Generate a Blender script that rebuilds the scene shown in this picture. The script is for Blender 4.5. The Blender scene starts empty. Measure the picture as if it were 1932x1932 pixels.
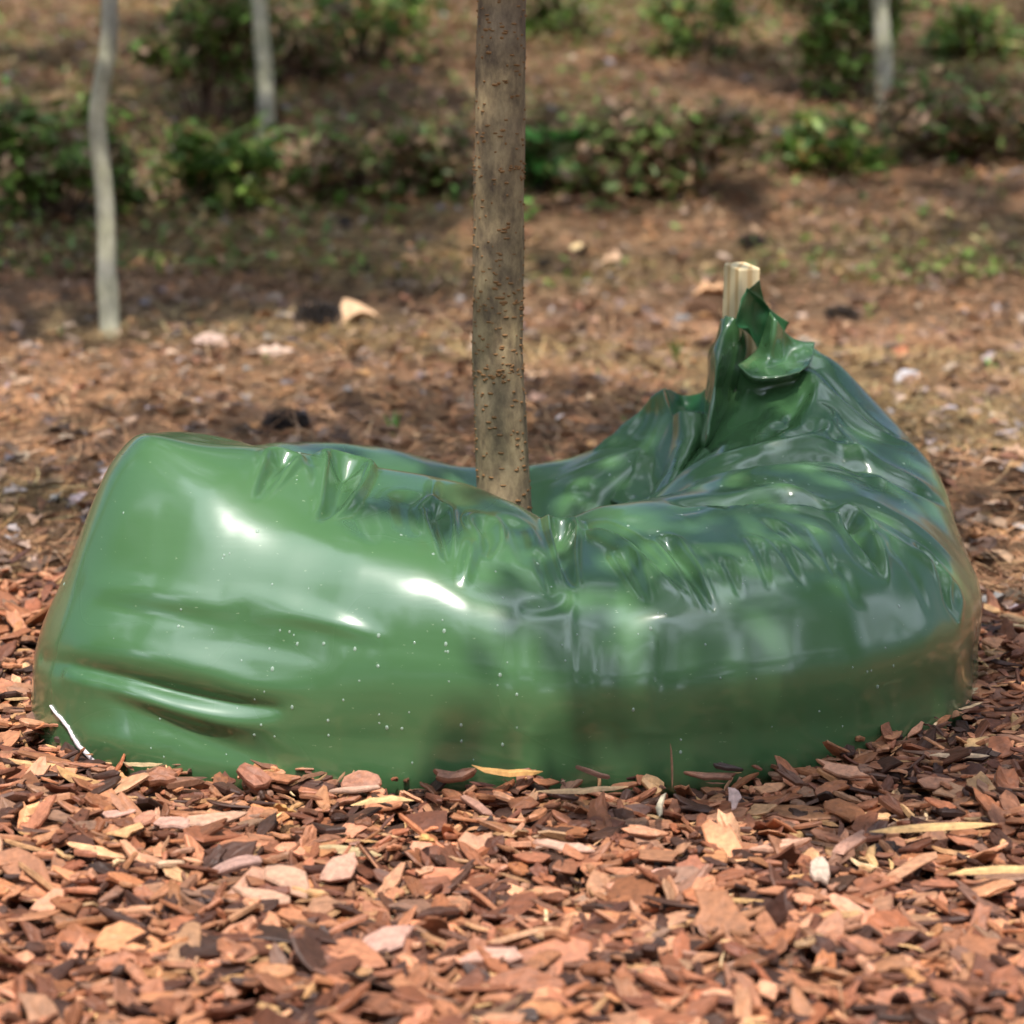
import bpy, math, random, zlib
import numpy as np
from mathutils import Vector, Matrix, noise
R = math.radians
scn = bpy.context.scene
col = scn.collection
random.seed(7)
rng = np.random.default_rng(7)

# ------------------------------------------------------------------ camera
CAM = Vector((0.0, -2.65, 0.715)); PITCH = 11.5; FPX = 4400.0     # focal length in 1932-pixel units
cd = bpy.data.cameras.new('camera'); cam = bpy.data.objects.new('camera', cd); col.objects.link(cam)
cam.location = CAM; cam.rotation_euler = (R(90 - PITCH), 0, 0)
cd.sensor_width = 36; cd.lens = 36 * FPX / 1932
cd.clip_start = 0.05; cd.clip_end = 400
cd.dof.use_dof = True; cd.dof.focus_distance = 2.42; cd.dof.aperture_fstop = 5.4
scn.camera = cam

# ------------------------------------------------------------------ light
SUN_EL, SUN_ROT = 64.0, 179.0        # sun high behind the photographer
w = bpy.data.worlds.new('World'); scn.world = w; w.use_nodes = True
nt = w.node_tree; bg = nt.nodes['Background']
sky = nt.nodes.new('ShaderNodeTexSky'); sky.sky_type = 'NISHITA'; sky.sun_disc = False
sky.sun_elevation = R(SUN_EL); sky.sun_rotation = R(SUN_ROT); sky.air_density = 1.0; sky.dust_density = 2.5
# bright cloud added high behind the camera for the bag's sheen, thinner scraps elsewhere
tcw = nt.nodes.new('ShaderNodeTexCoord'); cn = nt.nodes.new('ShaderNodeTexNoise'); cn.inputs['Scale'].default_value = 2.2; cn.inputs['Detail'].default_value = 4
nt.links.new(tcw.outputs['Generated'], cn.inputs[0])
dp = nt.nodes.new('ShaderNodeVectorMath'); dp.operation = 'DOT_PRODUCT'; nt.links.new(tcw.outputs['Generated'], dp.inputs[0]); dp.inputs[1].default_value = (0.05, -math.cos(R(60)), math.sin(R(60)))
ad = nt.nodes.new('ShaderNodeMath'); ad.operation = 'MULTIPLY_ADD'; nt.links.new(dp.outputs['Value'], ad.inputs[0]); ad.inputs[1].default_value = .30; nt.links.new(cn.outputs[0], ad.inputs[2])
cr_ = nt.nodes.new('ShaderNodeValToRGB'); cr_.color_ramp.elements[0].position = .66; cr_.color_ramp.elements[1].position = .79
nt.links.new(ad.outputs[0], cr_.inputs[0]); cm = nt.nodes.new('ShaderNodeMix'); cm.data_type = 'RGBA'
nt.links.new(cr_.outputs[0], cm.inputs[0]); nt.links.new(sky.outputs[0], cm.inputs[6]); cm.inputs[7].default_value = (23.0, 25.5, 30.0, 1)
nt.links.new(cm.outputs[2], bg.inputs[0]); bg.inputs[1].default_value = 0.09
sdir = Vector((math.sin(R(SUN_ROT)) * math.cos(R(SUN_EL)), math.cos(R(SUN_ROT)) * math.cos(R(SUN_EL)), math.sin(R(SUN_EL))))
ld = bpy.data.lights.new('sun', 'SUN'); ld.energy = 5.0; ld.angle = R(0.55); ld.color = (1, .95, .87)
sun = bpy.data.objects.new('sun', ld); col.objects.link(sun); sun.rotation_euler = sdir.to_track_quat('Z', 'Y').to_euler()
sun.location = sdir * 30
scn.view_settings.view_transform = 'Standard'; scn.view_settings.look = 'None'
scn.view_settings.exposure = 0.22; scn.view_settings.gamma = 1
scn.cycles.max_bounces = 6; scn.cycles.diffuse_bounces = 2; scn.cycles.glossy_bounces = 3; scn.cycles.transmission_bounces = 3; scn.cycles.transparent_max_bounces = 6
scn.render.resolution_x = scn.render.resolution_y = 1024

# ------------------------------------------------------------------ helpers
ca, sa = math.cos(R(PITCH)), math.sin(R(PITCH))
def at(px, py, Y):
    """a point of the place: seen towards (px, py), standing at the depth Y (metres behind the tree)"""
    dx, dz = (px - 966) / FPX, (966 - py) / FPX
    d = Vector((dx, ca + dz * sa, -sa + dz * ca))
    return CAM + d * ((Y - CAM.y) / d.y)
def tag(o, label=None, cat=None, group=None, kind=None):
    for k, v in (('label', label), ('category', cat), ('group', group), ('kind', kind)):
        if v: o[k] = v
    return o
def empty(name, loc, rz=0, **kw):
    o = bpy.data.objects.new(name, None); col.objects.link(o); o.location = loc; o.rotation_euler = (0, 0, rz)
    o.empty_display_size = .05
    return tag(o, **kw)
def mesh(name, V, F, mats, parent=None, smooth=True, mi=None, colr=None, world=False):
    """one mesh object; V (n,3) array; F (m,k) array or list of tuples"""
    me = bpy.data.meshes.new(name); V = np.asarray(V, dtype=np.float32)
    if isinstance(F, np.ndarray):
        k = F.shape[1]; me.vertices.add(len(V)); me.vertices.foreach_set('co', V.ravel())
        me.loops.add(F.size); me.loops.foreach_set('vertex_index', F.ravel().astype(np.int32))
        me.polygons.add(len(F)); me.polygons.foreach_set('loop_start', np.arange(0, F.size, k, dtype=np.int32))
        me.polygons.foreach_set('loop_total', np.full(len(F), k, dtype=np.int32))
        me.update(calc_edges=True)
    else:
        me.from_pydata(V.tolist(), [], F)
    if colr is not None:
        a = me.color_attributes.new('tint', 'FLOAT_COLOR', 'POINT')
        c = np.ones((len(V), 4), dtype=np.float32); c[:, :3] = colr; a.data.foreach_set('color', c.ravel())
    for m in (mats if isinstance(mats, (list, tuple)) else [mats]): me.materials.append(m)
    if mi is not None: me.polygons.foreach_set('material_index', np.asarray(mi, dtype=np.int32))
    me.polygons.foreach_set('use_smooth', np.full(len(me.polygons), smooth))
    me.update()
    o = bpy.data.objects.new(name, me); col.objects.link(o)
    if parent is not None:
        o.parent = parent
        if world:
            o.matrix_parent_inverse = Matrix.LocRotScale(parent.location, parent.rotation_euler, None).inverted()
    return o
def copy_tree(o, parent=None):
    c = o.copy(); col.objects.link(c); c.parent = parent
    for ch in list(o.children): copy_tree(ch, c)
    return c

# ------------------------------------------------------------------ materials
def mat(name):
    m = bpy.data.materials.new(name); m.use_nodes = True
    n = m.node_tree.nodes; b = n['Principled BSDF']
    return m, m.node_tree, n, b
def N(nt, typ, **kw):
    n = nt.nodes.new(typ)
    for k, v in kw.items():
        if k in n.inputs: n.inputs[k].default_value = v
        else: setattr(n, k, v)
    return n
def ramp(nt, stops, src, interp='LINEAR'):
    r = nt.nodes.new('ShaderNodeValToRGB'); r.color_ramp.interpolation = interp
    e = r.color_ramp.elements
    while len(e) < len(stops): e.new(.5)
    for i, (p, c) in enumerate(stops): e[i].position = p; e[i].color = (*c, 1)
    nt.links.new(src, r.inputs[0]); return r
def bump(nt, src, b, strength=.3, dist=.002, prev=None):
    bp = N(nt, 'ShaderNodeBump', Strength=strength, Distance=dist)
    nt.links.new(src, bp.inputs['Height'])
    if prev: nt.links.new(prev.outputs[0], bp.inputs['Normal'])
    nt.links.new(bp.outputs[0], b.inputs['Normal']); return bp
def mult(nt, a, b_, fac=1.0):
    m = nt.nodes.new('ShaderNodeMix'); m.data_type = 'RGBA'; m.blend_type = 'MULTIPLY'; m.inputs[0].default_value = fac
    nt.links.new(a, m.inputs[6]); nt.links.new(b_, m.inputs[7]); return m
# ------------------------------------------------------------------ terrain height
def hgt(x, y):
    x = np.asarray(x, float); y = np.asarray(y, float)
    t = np.clip(y - 3.2, 0, None)
    z = .165 * t ** 2 / (t + .8) + .02 * np.sin(x * 1.7 + y) * np.clip(y - 1, 0, 1)
    z = z + .010 * np.sin(x * 5.1 + 1) * np.sin(y * 4.3) + .006 * np.sin(x * 13 + y * 9)
    return z - .028 * np.clip((.95 - y) / .5, 0, 1)

# ------------------------------------------------------------------ the watering bag: a soft ring of green film
def vplastic():
    m, nt, n, b = mat('green_film')
    tc = N(nt, 'ShaderNodeTexCoord')
    n1 = N(nt, 'ShaderNodeTexNoise', Scale=3.0, Detail=2.0); nt.links.new(tc.outputs['Object'], n1.inputs[0])
    r = ramp(nt, [(.3, (.054, .130, .050)), (.7, (.070, .155, .060))], n1.outputs[0])
    nt.links.new(r.outputs[0], b.inputs['Base Color'])
    n2 = N(nt, 'ShaderNodeTexNoise', Scale=40.0, Detail=3.0); nt.links.new(tc.outputs['Object'], n2.inputs[0])
    mp = N(nt, 'ShaderNodeMapping'); mp.inputs['Scale'].default_value = (2, 2, 14)
    nt.links.new(tc.outputs['Object'], mp.inputs[0])
    n3 = N(nt, 'ShaderNodeTexNoise', Scale=3.0, Detail=3.0); nt.links.new(mp.outputs[0], n3.inputs[0])
    b1 = bump(nt, n3.outputs[0], b, .2, .003)
    bump(nt, n2.outputs[0], b, .08, .001, b1)
    mp2 = N(nt, 'ShaderNodeMapping'); mp2.inputs['Scale'].default_value = (1, 1, 2.5); mp2.inputs['Rotation'].default_value = (.5, .4, .6); nt.links.new(tc.outputs['Object'], mp2.inputs[0])
    vo = N(nt, 'ShaderNodeTexNoise', Scale=150.0, Detail=2.0); nt.links.new(mp2.outputs[0], vo.inputs[0])
    sp = ramp(nt, [(.73, (0, 0, 0)), (.76, (.4, .4, .4))], vo.outputs[0])
    dm = nt.nodes.new('ShaderNodeMix'); dm.data_type = 'RGBA'; nt.links.new(sp.outputs[0], dm.inputs[0]); nt.links.new(r.outputs[0], dm.inputs[6]); dm.inputs[7].default_value = (.34, .42, .26, 1)
    nt.links.new(dm.outputs[2], b.inputs['Base Color'])
    rr = ramp(nt, [(.3, (.24,) * 3), (.75, (.34,) * 3)], n1.outputs[0]); nt.links.new(rr.outputs[0], b.inputs['Roughness'])
    b.inputs['IOR'].default_value = 1.52
    b.inputs['Coat Weight'].default_value = 1.0; b.inputs['Coat Roughness'].default_value = .15; b.inputs['Specular IOR Level'].default_value = .28; b.inputs['Coat IOR'].default_value = 1.6
    return m
M_BAG = vplastic()
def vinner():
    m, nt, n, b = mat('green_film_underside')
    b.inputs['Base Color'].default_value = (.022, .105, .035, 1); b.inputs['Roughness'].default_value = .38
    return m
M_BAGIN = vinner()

def sec(phi, ri, ro, h, cr, so=.62, sz=.86, mo=.03, lo=.0, isz=.84, im=.0):
    """a section of the ring: inner foot, inner wall, crest, outer wall, outer foot, underside"""
    pts = [(ri + .02, -.035), (ri, .12 * h), (ri + im, .47 * h), (cr - (cr - ri - im) * .58, isz * h), (cr, h),
           (cr + (ro - cr) * so, sz * h), (ro - mo, .52 * h), (ro - lo, .19 * h), (ro - .022, -.035), ((ri + ro) / 2, -.045)]
    c, s = math.cos(R(phi)), math.sin(R(phi))
    return [(r * c, r * s, z) for r, z in pts]
SECS = [
    sec(43, .17, .49, .17, .33, im=.05),
    sec(38.5, .16, .535, .325, .40, so=.45, sz=.93, mo=.010, im=.05, isz=.66),
    sec(32, .14, .555, .325, .41, so=.55, sz=.93, mo=.010, im=.04, isz=.70),
    sec(24, .13, .565, .295, .40, so=.66, sz=.88, mo=.012, im=.02, isz=.76),
    sec(10, .12, .550, .258, .33, so=.76, sz=.84, mo=.012),
    sec(-8, .11, .537, .236, .28, so=.68, sz=.86, mo=.010),
    sec(-26, .10, .53, .226, .25, so=.70, sz=.86, mo=.006),
    sec(-44, .10, .508, .224, .24, so=.72, sz=.86, mo=.004),
    sec(-60, .09, .480, .222, .23, so=.74, sz=.86, mo=.003),
    sec(-75, .08, .458, .205, .21, so=.74, sz=.85, mo=.003),
    sec(-90, .08, .466, .228, .22, so=.74, sz=.85, mo=.003),
    sec(-105, .08, .480, .248, .22, so=.72, sz=.87, mo=.010),
    sec(-120, .09, .512, .260, .25, so=.66, sz=.90, mo=.018),
    sec(-133, .11, .570, .286, .33, so=.52, sz=.94, mo=.030),
    sec(-146, .14, .588, .304, .42, so=.37, sz=.945, mo=.034),
    sec(-160, .17, .544, .294, .39, so=.42, sz=.90, mo=.040),
    sec(-178, .17, .498, .262, .36, so=.50, sz=.85, mo=.05),
    sec(-198, .17, .480, .235, .33, so=.50, sz=.85, mo=.04),
    sec(-220, .16, .460, .222, .32),
    sec(-242, .14, .440, .200, .31),
    sec(-262, .11, .430, .172, .30),
    sec(-280, .10, .440, .180, .31),
    sec(-294, .10, .460, .205, .33),
    sec(-305, .12, .480, .225, .35, isz=.78),
    sec(-312, .15, .490, .225, .36, isz=.7, im=.03),
]
def cr_loop(P, n):
    """closed Catmull-Rom through P along axis 0, n samples"""
    P = np.asarray(P, float); k = len(P); t = np.arange(n) * k / n; i = np.floor(t).astype(int); f = (t - i)
    f = f.reshape((-1,) + (1,) * (P.ndim - 1))
    p0, p1, p2, p3 = P[(i - 1) % k], P[i % k], P[(i + 1) % k], P[(i + 2) % k]
    return .5 * (2 * p1 + (p2 - p0) * f + (2 * p0 - 5 * p1 + 4 * p2 - p3) * f ** 2 + (3 * p1 - p0 - 3 * p2 + p3) * f ** 3)
def cr_open(P, n):
    P = np.asarray(P, float); Q = np.concatenate([[2 * P[0] - P[1]], P, [2 * P[-1] - P[-2]]]); k = len(P) - 1
    t = np.linspace(0, k, n); i = np.minimum(np.floor(t).astype(int), k - 1); f = (t - i).reshape((-1,) + (1,) * (P.ndim - 1))
    p0, p1, p2, p3 = Q[i], Q[i + 1], Q[i + 2], Q[i + 3]
    return .5 * (2 * p1 + (p2 - p0) * f + (2 * p0 - 5 * p1 + 4 * p2 - p3) * f ** 2 + (3 * p1 - p0 - 3 * p2 + p3) * f ** 3)
def grid_normals(G, wrap=True):
    if wrap:
        du = np.roll(G, -1, 0) - np.roll(G, 1, 0); dv = np.roll(G, -1, 1) - np.roll(G, 1, 1)
    else:
        du = np.gradient(G, axis=0); dv = np.gradient(G, axis=1)
    nn = np.cross(du, dv); return nn / (np.linalg.norm(nn, axis=2, keepdims=True) + 1e-12)
NU, NV = 1300, 380
def bag_base():
    P = np.array(SECS)                              # knots x 10 x 3
    G = cr_loop(P, NU); G = np.swapaxes(cr_loop(np.swapaxes(G, 0, 1), NV), 0, 1)
    return G
def creases(G, Nn, CR):
    """every crease: (kind, depth, width, end width, taper, points); depth along the outward normal"""
    disp = np.zeros(G.shape[:2]); flat = G.reshape(-1, 3); nf = Nn.reshape(-1, 3); df = disp.reshape(-1)
    for kind, A, w0, w1, tp, pts in CR:
        P = cr_open(np.array(pts) / 1000.0, 8 * (len(pts) - 1) + 1)
        wm = max(w0, w1); lo = P.min(0) - 4 * wm; hi = P.max(0) + 4 * wm
        idx = np.where(((flat > lo) & (flat < hi)).all(1))[0]
        if not len(idx): continue
        q = flat[idx]; best = np.full(len(q), 1e9); arc = np.zeros(len(q)); side = np.zeros(len(q))
        L = len(P) - 1
        for k in range(L):
            a, b = P[k], P[k + 1]; ab = b - a; t = np.clip(((q - a) @ ab) / (ab @ ab + 1e-12), 0, 1)
            dvec = q - a - t[:, None] * ab; d = np.linalg.norm(dvec, axis=1); m = d < best
            best[m] = d[m]; arc[m] = (k + t[m]) / L
            sd = np.einsum('ij,ij->i', np.cross(ab[None, :], nf[idx]), dvec); side[m] = np.sign(sd[m])
        wd = w0 + (w1 - w0) * arc
        tap = {'b': np.sin(np.pi * np.clip(arc, 0, 1)) ** .6, 'e': np.clip(1 - arc, 0, 1) ** .55, 's': np.clip(arc, 0, 1) ** .55,
               'n': np.ones_like(arc), 'x': .35 + .65 * np.sin(np.pi * np.clip(arc, 0, 1))}[tp]
        x = best / wd
        if kind == 'v': f = -np.exp(-np.sqrt(x * x + .02))
        elif kind == 'r': f = np.exp(-np.sqrt(x * x + .02))
        elif kind == 'g': f = np.exp(-x * x)
        elif kind == 'd': f = -np.exp(-x * x) + .38 * np.exp(-((x - 1.55) / .55) ** 2)
        elif kind == 'c': f = -1.15 * np.exp(-1.25 * np.sqrt(x * x + .015)) + .55 * np.exp(-((x - 1.25) / .38) ** 2)
        elif kind == 's':                          # one side of the line stands over the other
            sx = side * x; f = np.where(sx > 0, np.exp(-sx / 1.6), -np.exp(sx / .8)) * np.tanh(np.abs(x) * 5)
        df[idx] += A * tap * f
    for _ in range(2):
        disp = (disp * 2 + np.roll(disp, 1, 0) + np.roll(disp, -1, 0)) / 4; disp = (disp * 2 + np.roll(disp, 1, 1) + np.roll(disp, -1, 1)) / 4
    return disp
def undulate(G):
    k = 5; S = G[::k, ::k]; D = np.array([[noise.noise(Vector(p) * 9.0) * .0036 + noise.noise(Vector((p[0] * 22, p[1] * 22, p[2] * 9))) * .0016 for p in row] for row in S])
    return np.swapaxes(cr_loop(np.swapaxes(cr_loop(D, G.shape[0]), 0, 1), G.shape[1]), 0, 1)
def patch(P, n=40):
    G = cr_open(np.array(P, float), n); return np.swapaxes(cr_open(np.swapaxes(G, 0, 1), n), 0, 1)
def gridfaces(nu, nv, wrap):
    I = np.arange(nu * nv).reshape(nu, nv)
    if wrap: a, b, c, d = I, np.roll(I, -1, 0), np.roll(np.roll(I, -1, 0), -1, 1), np.roll(I, -1, 1)
    else: a, b, c, d = I[:-1, :-1], I[1:, :-1], I[1:, 1:], I[:-1, 1:]
    return np.stack([a, b, c, d], -1).reshape(-1, 4)
CR = [
  ('v', 0.013, 0.0080, 0.0051, 'x', [(-488,-316,86),(-429,-384,93),(-378,-416,90),(-328,-432,81),(-275,-440,72),(-232,-447,70)]),
  ('g', 0.005, 0.0171, 0.0125, 'x', [(-437,-371,111),(-371,-410,115),(-311,-429,105),(-258,-440,93),(-210,-450,91)]),
  ('g', 0.007, 0.0097, 0.0114, 'x', [(-448,-372,84),(-388,-414,79),(-333,-433,65),(-285,-439,56),(-243,-446,53)]),
  ('g', -0.006, 0.0125, 0.0148, 'x', [(-405,-405,78),(-361,-427,60),(-323,-435,44),(-297,-439,34),(-254,-445,22),(-222,-451,15)]),
  ('g', 0.004, 0.0171, 0.0171, 'b', [(-436,-392,24),(-383,-422,28),(-339,-434,21)]),
  ('c', 0.017, 0.0137, 0.0046, 'e', [(-238,-260,287),(-247,-307,275),(-256,-340,259)]),
  ('r', 0.006, 0.0057, 0.0029, 'b', [(-219,-256,283),(-237,-293,278),(-249,-312,273)]),
  ('c', 0.027, 0.0194, 0.0051, 'e', [(-175,-218,274),(-176,-286,260),(-182,-326,248),(-192,-351,240)]),
  ('r', 0.007, 0.0080, 0.0034, 'e', [(-215,-274,277),(-205,-307,261),(-195,-342,244)]),
  ('g', 0.005, 0.0125, 0.0068, 'b', [(-165,-255,265),(-162,-302,252),(-172,-343,241)]),
  ('d', 0.004, 0.0148, 0.0068, 'e', [(-160,-330,244),(-147,-364,231),(-133,-386,221)]),
  ('c', 0.014, 0.0137, 0.0046, 'e', [(-78,-300,240),(-70,-356,224),(-65,-402,206)]),
  ('g', 0.007, 0.0068, 0.0057, 'b', [(-39,-354,218),(-43,-395,206),(-48,-424,189)]),
  ('g', 0.005, 0.0057, 0.0046, 'b', [(-83,-205,253),(-84,-274,246),(-85,-322,236)]),
  ('c', 0.011, 0.0137, 0.0046, 'e', [(-28,-304,227),(-22,-346,217),(-27,-380,208)]),
  ('d', 0.004, 0.0148, 0.0068, 'e', [(-110,-284,248),(-105,-341,235),(-99,-370,225)]),
  ('d', 0.005, 0.0137, 0.0068, 'e', [(2,-288,221),(10,-339,210),(13,-378,199)]),
  ('c', 0.024, 0.0137, 0.0051, 'e', [(53,-218,205),(52,-280,202),(55,-343,193),(60,-392,179)]),
  ('v', 0.008, 0.0057, 0.0040, 'e', [(58,-234,204),(61,-306,197),(60,-388,180)]),
  ('g', -0.005, 0.0068, 0.0040, 'e', [(27,-351,201),(34,-390,188),(38,-415,175)]),
  ('g', -0.004, 0.0091, 0.0068, 'b', [(7,-436,167),(39,-424,168),(59,-405,173)]),
  ('s', 0.014, 0.0051, 0.0034, 'x', [(70,-233,204),(92,-247,206),(115,-281,204),(133,-321,197),(152,-361,186),(170,-385,175)]),
  ('r', 0.003, 0.0068, 0.0046, 'x', [(62,-207,205),(87,-217,210),(116,-256,211),(139,-294,206),(159,-336,197),(171,-380,179)]),
  ('c', 0.014, 0.0097, 0.0040, 'e', [(161,-304,208),(178,-361,190),(190,-389,172),(198,-402,158)]),
  ('r', 0.003, 0.0068, 0.0040, 'b', [(175,-323,203),(190,-363,189),(199,-397,163)]),
  ('c', 0.009, 0.0103, 0.0046, 'e', [(116,-318,194),(127,-370,178),(135,-396,165)]),
  ('c', 0.005, 0.0074, 0.0034, 'e', [(217,-347,195),(224,-375,180),(228,-386,168)]),
  ('c', 0.006, 0.0086, 0.0034, 'e', [(249,-294,205),(254,-345,190),(259,-371,172)]),
  ('c', 0.005, 0.0074, 0.0034, 'e', [(276,-298,201),(287,-341,183),(297,-355,168)]),
  ('c', 0.007, 0.0103, 0.0046, 'e', [(276,-240,211),(294,-284,201),(316,-322,183)]),
  ('c', 0.006, 0.0080, 0.0034, 'e', [(319,-238,205),(325,-298,190),(332,-333,167)]),
  ('g', -0.003, 0.0080, 0.0034, 'e', [(191,-329,202),(210,-365,188),(217,-382,176)]),
  ('g', -0.003, 0.0080, 0.0034, 'e', [(340,-314,176),(348,-335,153),(363,-333,142)]),
  ('s', 0.013, 0.0068, 0.0051, 'x', [(182,-234,220),(223,-206,220),(272,-182,218),(307,-172,216),(338,-181,210),(368,-191,204),(384,-217,195)]),
  ('r', 0.013, 0.0114, 0.0057, 'x', [(205,-203,221),(253,-148,223),(299,-116,223),(342,-147,215),(372,-171,206),(388,-202,197),(393,-243,184),(390,-283,165)]),
  ('c', 0.024, 0.0125, 0.0046, 'e', [(364,-177,207),(372,-231,195),(381,-267,180),(389,-288,161)]),
  ('v', 0.006, 0.0051, 0.0040, 'b', [(356,-194,205),(357,-253,194),(365,-285,179),(387,-289,163)]),
  ('r', 0.008, 0.0080, 0.0046, 'x', [(392,-198,196),(416,-212,183),(443,-214,164),(480,-199,129),(480,-225,104)]),
  ('c', 0.009, 0.0114, 0.0046, 'e', [(442,-197,173),(460,-213,147),(466,-233,123),(478,-230,102)]),
  ('r', 0.003, 0.0103, 0.0068, 'b', [(371,-99,218),(402,-115,209),(433,-138,195),(476,-152,159),(506,-120,132)]),
  ('g', -0.006, 0.0080, 0.0057, 'b', [(366,-135,213),(402,-155,202),(434,-175,186),(474,-180,148)]),
  ('g', -0.003, 0.0091, 0.0046, 'e', [(407,-232,181),(427,-257,152),(439,-272,121)]),
  ('r', 0.013, 0.0125, 0.0080, 'x', [(210,9,219),(254,9,239),(292,15,247),(329,25,248),(365,36,246),(405,33,236),(434,19,225),(480,7,203)]),
  ('g', -0.015, 0.0091, 0.0068, 'b', [(209,-19,218),(251,-26,234),(289,-14,241),(326,-4,241),(362,7,239),(400,-1,230),(429,-12,220),(471,-17,203),(501,4,185)]),
  ('r', 0.004, 0.0080, 0.0068, 'b', [(215,-94,226),(286,-41,236),(335,-33,234),(380,-32,228),(426,-37,217),(467,-47,198)]),
  ('r', 0.012, 0.0114, 0.0080, 'x', [(358,193,311),(368,170,298),(365,133,283)]),
  ('v', 0.013, 0.0114, 0.0080, 'x', [(327,189,304),(332,103,273),(313,79,264),(293,27,250)]),
  ('v', 0.009, 0.0091, 0.0068, 'x', [(332,103,273),(350,139,285),(368,170,298)]),
  ('r', 0.012, 0.0114, 0.0091, 'x', [(358,193,311),(381,166,294),(403,141,276),(439,110,249),(479,121,232)]),
  ('g', -0.007, 0.0091, 0.0068, 'b', [(375,198,313),(404,167,288),(432,133,260),(468,118,237)]),
  ('r', 0.008, 0.0080, 0.0068, 'b', [(291,15,247),(329,22,247),(366,57,252),(385,110,268),(371,135,283)]),
  ('g', -0.006, 0.0125, 0.0114, 'b', [(313,41,254),(347,66,259),(370,103,269)]),
  ('g', -0.008, 0.0114, 0.0091, 'b', [(303,193,294),(280,150,261),(258,52,245)]),
  ('r', 0.004, 0.0029, 0.0029, 'x', [(23,232,164),(89,227,187),(142,231,203),(202,248,215)]),
  ('v', 0.008, 0.0046, 0.0046, 'b', [(198,247,215),(203,231,199),(193,216,183),(181,206,175)]),
  ('g', -0.003, 0.0103, 0.0057, 'e', [(81,175,171),(94,158,164),(100,145,154)]),
  ('g', 0.003, 0.0125, 0.0125, 'b', [(-442,-328,168),(-352,-389,172),(-270,-412,161)]),
  ('g', -0.003, 0.0103, 0.0103, 'b', [(-427,-356,150),(-334,-405,152),(-232,-427,144)]),
  ('g', 0.003, 0.0114, 0.0114, 'b', [(-287,-403,175),(-212,-423,164),(-137,-446,143)]),
  ('g', -0.003, 0.0114, 0.0114, 'b', [(-333,-414,135),(-253,-429,131),(-168,-451,118)]),
  ('g', 0.003, 0.0080, 0.0080, 'b', [(-259,-416,157),(-190,-431,155),(-117,-450,139)]),
  ('g', -0.004, 0.0171, 0.0171, 'b', [(149,-411,150),(143,-438,98),(138,-439,44)]),
  ('g', -0.003, 0.0171, 0.0171, 'b', [(18,-444,153),(23,-464,105),(18,-465,52)]),
  ('g', 0.003, 0.0171, 0.0171, 'b', [(80,-422,153),(80,-451,102),(75,-454,49)]),
  ('g', -0.024, 0.0125, 0.0125, 'b', [(173,-189,224),(250,-164,222),(310,-148,218),(361,-157,210)]),
  ('r', 0.003, 0.0023, 0.0023, 'x', [(312,84,265),(295,30,250),(281,-23,239),(267,-82,229),(253,-142,223)]),
  ('r', 0.0025, 0.0023, 0.0023, 'x', [(69,-254,201),(60,-401,175),(58,-451,118),(59,-456,39)]),
  ('r', 0.009, 0.0114, 0.0080, 'x', [(377,106,268),(400,45,240),(427,-64,211)]),
  ('v', 0.007, 0.0091, 0.0080, 'b', [(365,90,264),(385,22,238),(407,-79,214)]),
  ('r', 0.008, 0.0103, 0.0080, 'x', [(297,206,298),(280,150,261),(243,25,237)]),
  ('v', 0.008, 0.0091, 0.0068, 'x', [(309,195,299),(294,131,264),(265,23,244)]),
]
DROPS = [(641,196),(650,206),(648,205),(650,207),(625,210),(660,223),(659,228),(617,224),(613,224),(611,225),(598,227),(620,231),(630,237),(617,239),(619,249),(608,255),(623,269),(615,269),(620,264),(634,278),(575,234),(582,241),(574,256),(574,260),(550,213),(549,217),(548,222),(547,225),(546,238),(525,233),(526,238),(524,200),(528,189),(578,184),(550,204),(559,189),(561,223),(576,222),(585,228),(594,260),(594,267),(588,250),(609,228),(660,266),(662,277),(738,228),(708,205),(623,253),(571,262),(565,262),(541,259),(524,268),(518,259),(518,242),(561,277),(541,267),(505,181),(500,191),(492,182),(428,171),(421,170),(422,172),(432,165),(389,164),(372,163),(392,172),(308,153),(290,158),(282,159),(290,162),(279,162),(280,163),(283,164),(287,166),(277,164),(279,168),(300,174),(299,183),(298,179),(275,190),(265,189),(202,162),(189,163),(197,165),(216,168),(217,170),(216,171),(220,183),(244,186),(304,209),(288,184),(311,236),(342,218),(356,235),(365,245),(353,246),(367,245),(355,276),(361,255),(435,220),(388,262),(447,275),(447,269),(468,250),(457,209),(449,204),(431,237),(1182,119),(1192,127),(1175,137),(1230,127),(1019,145),(683,145),(933,132),(1133,134),(1105,127),(649,173),]
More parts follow.
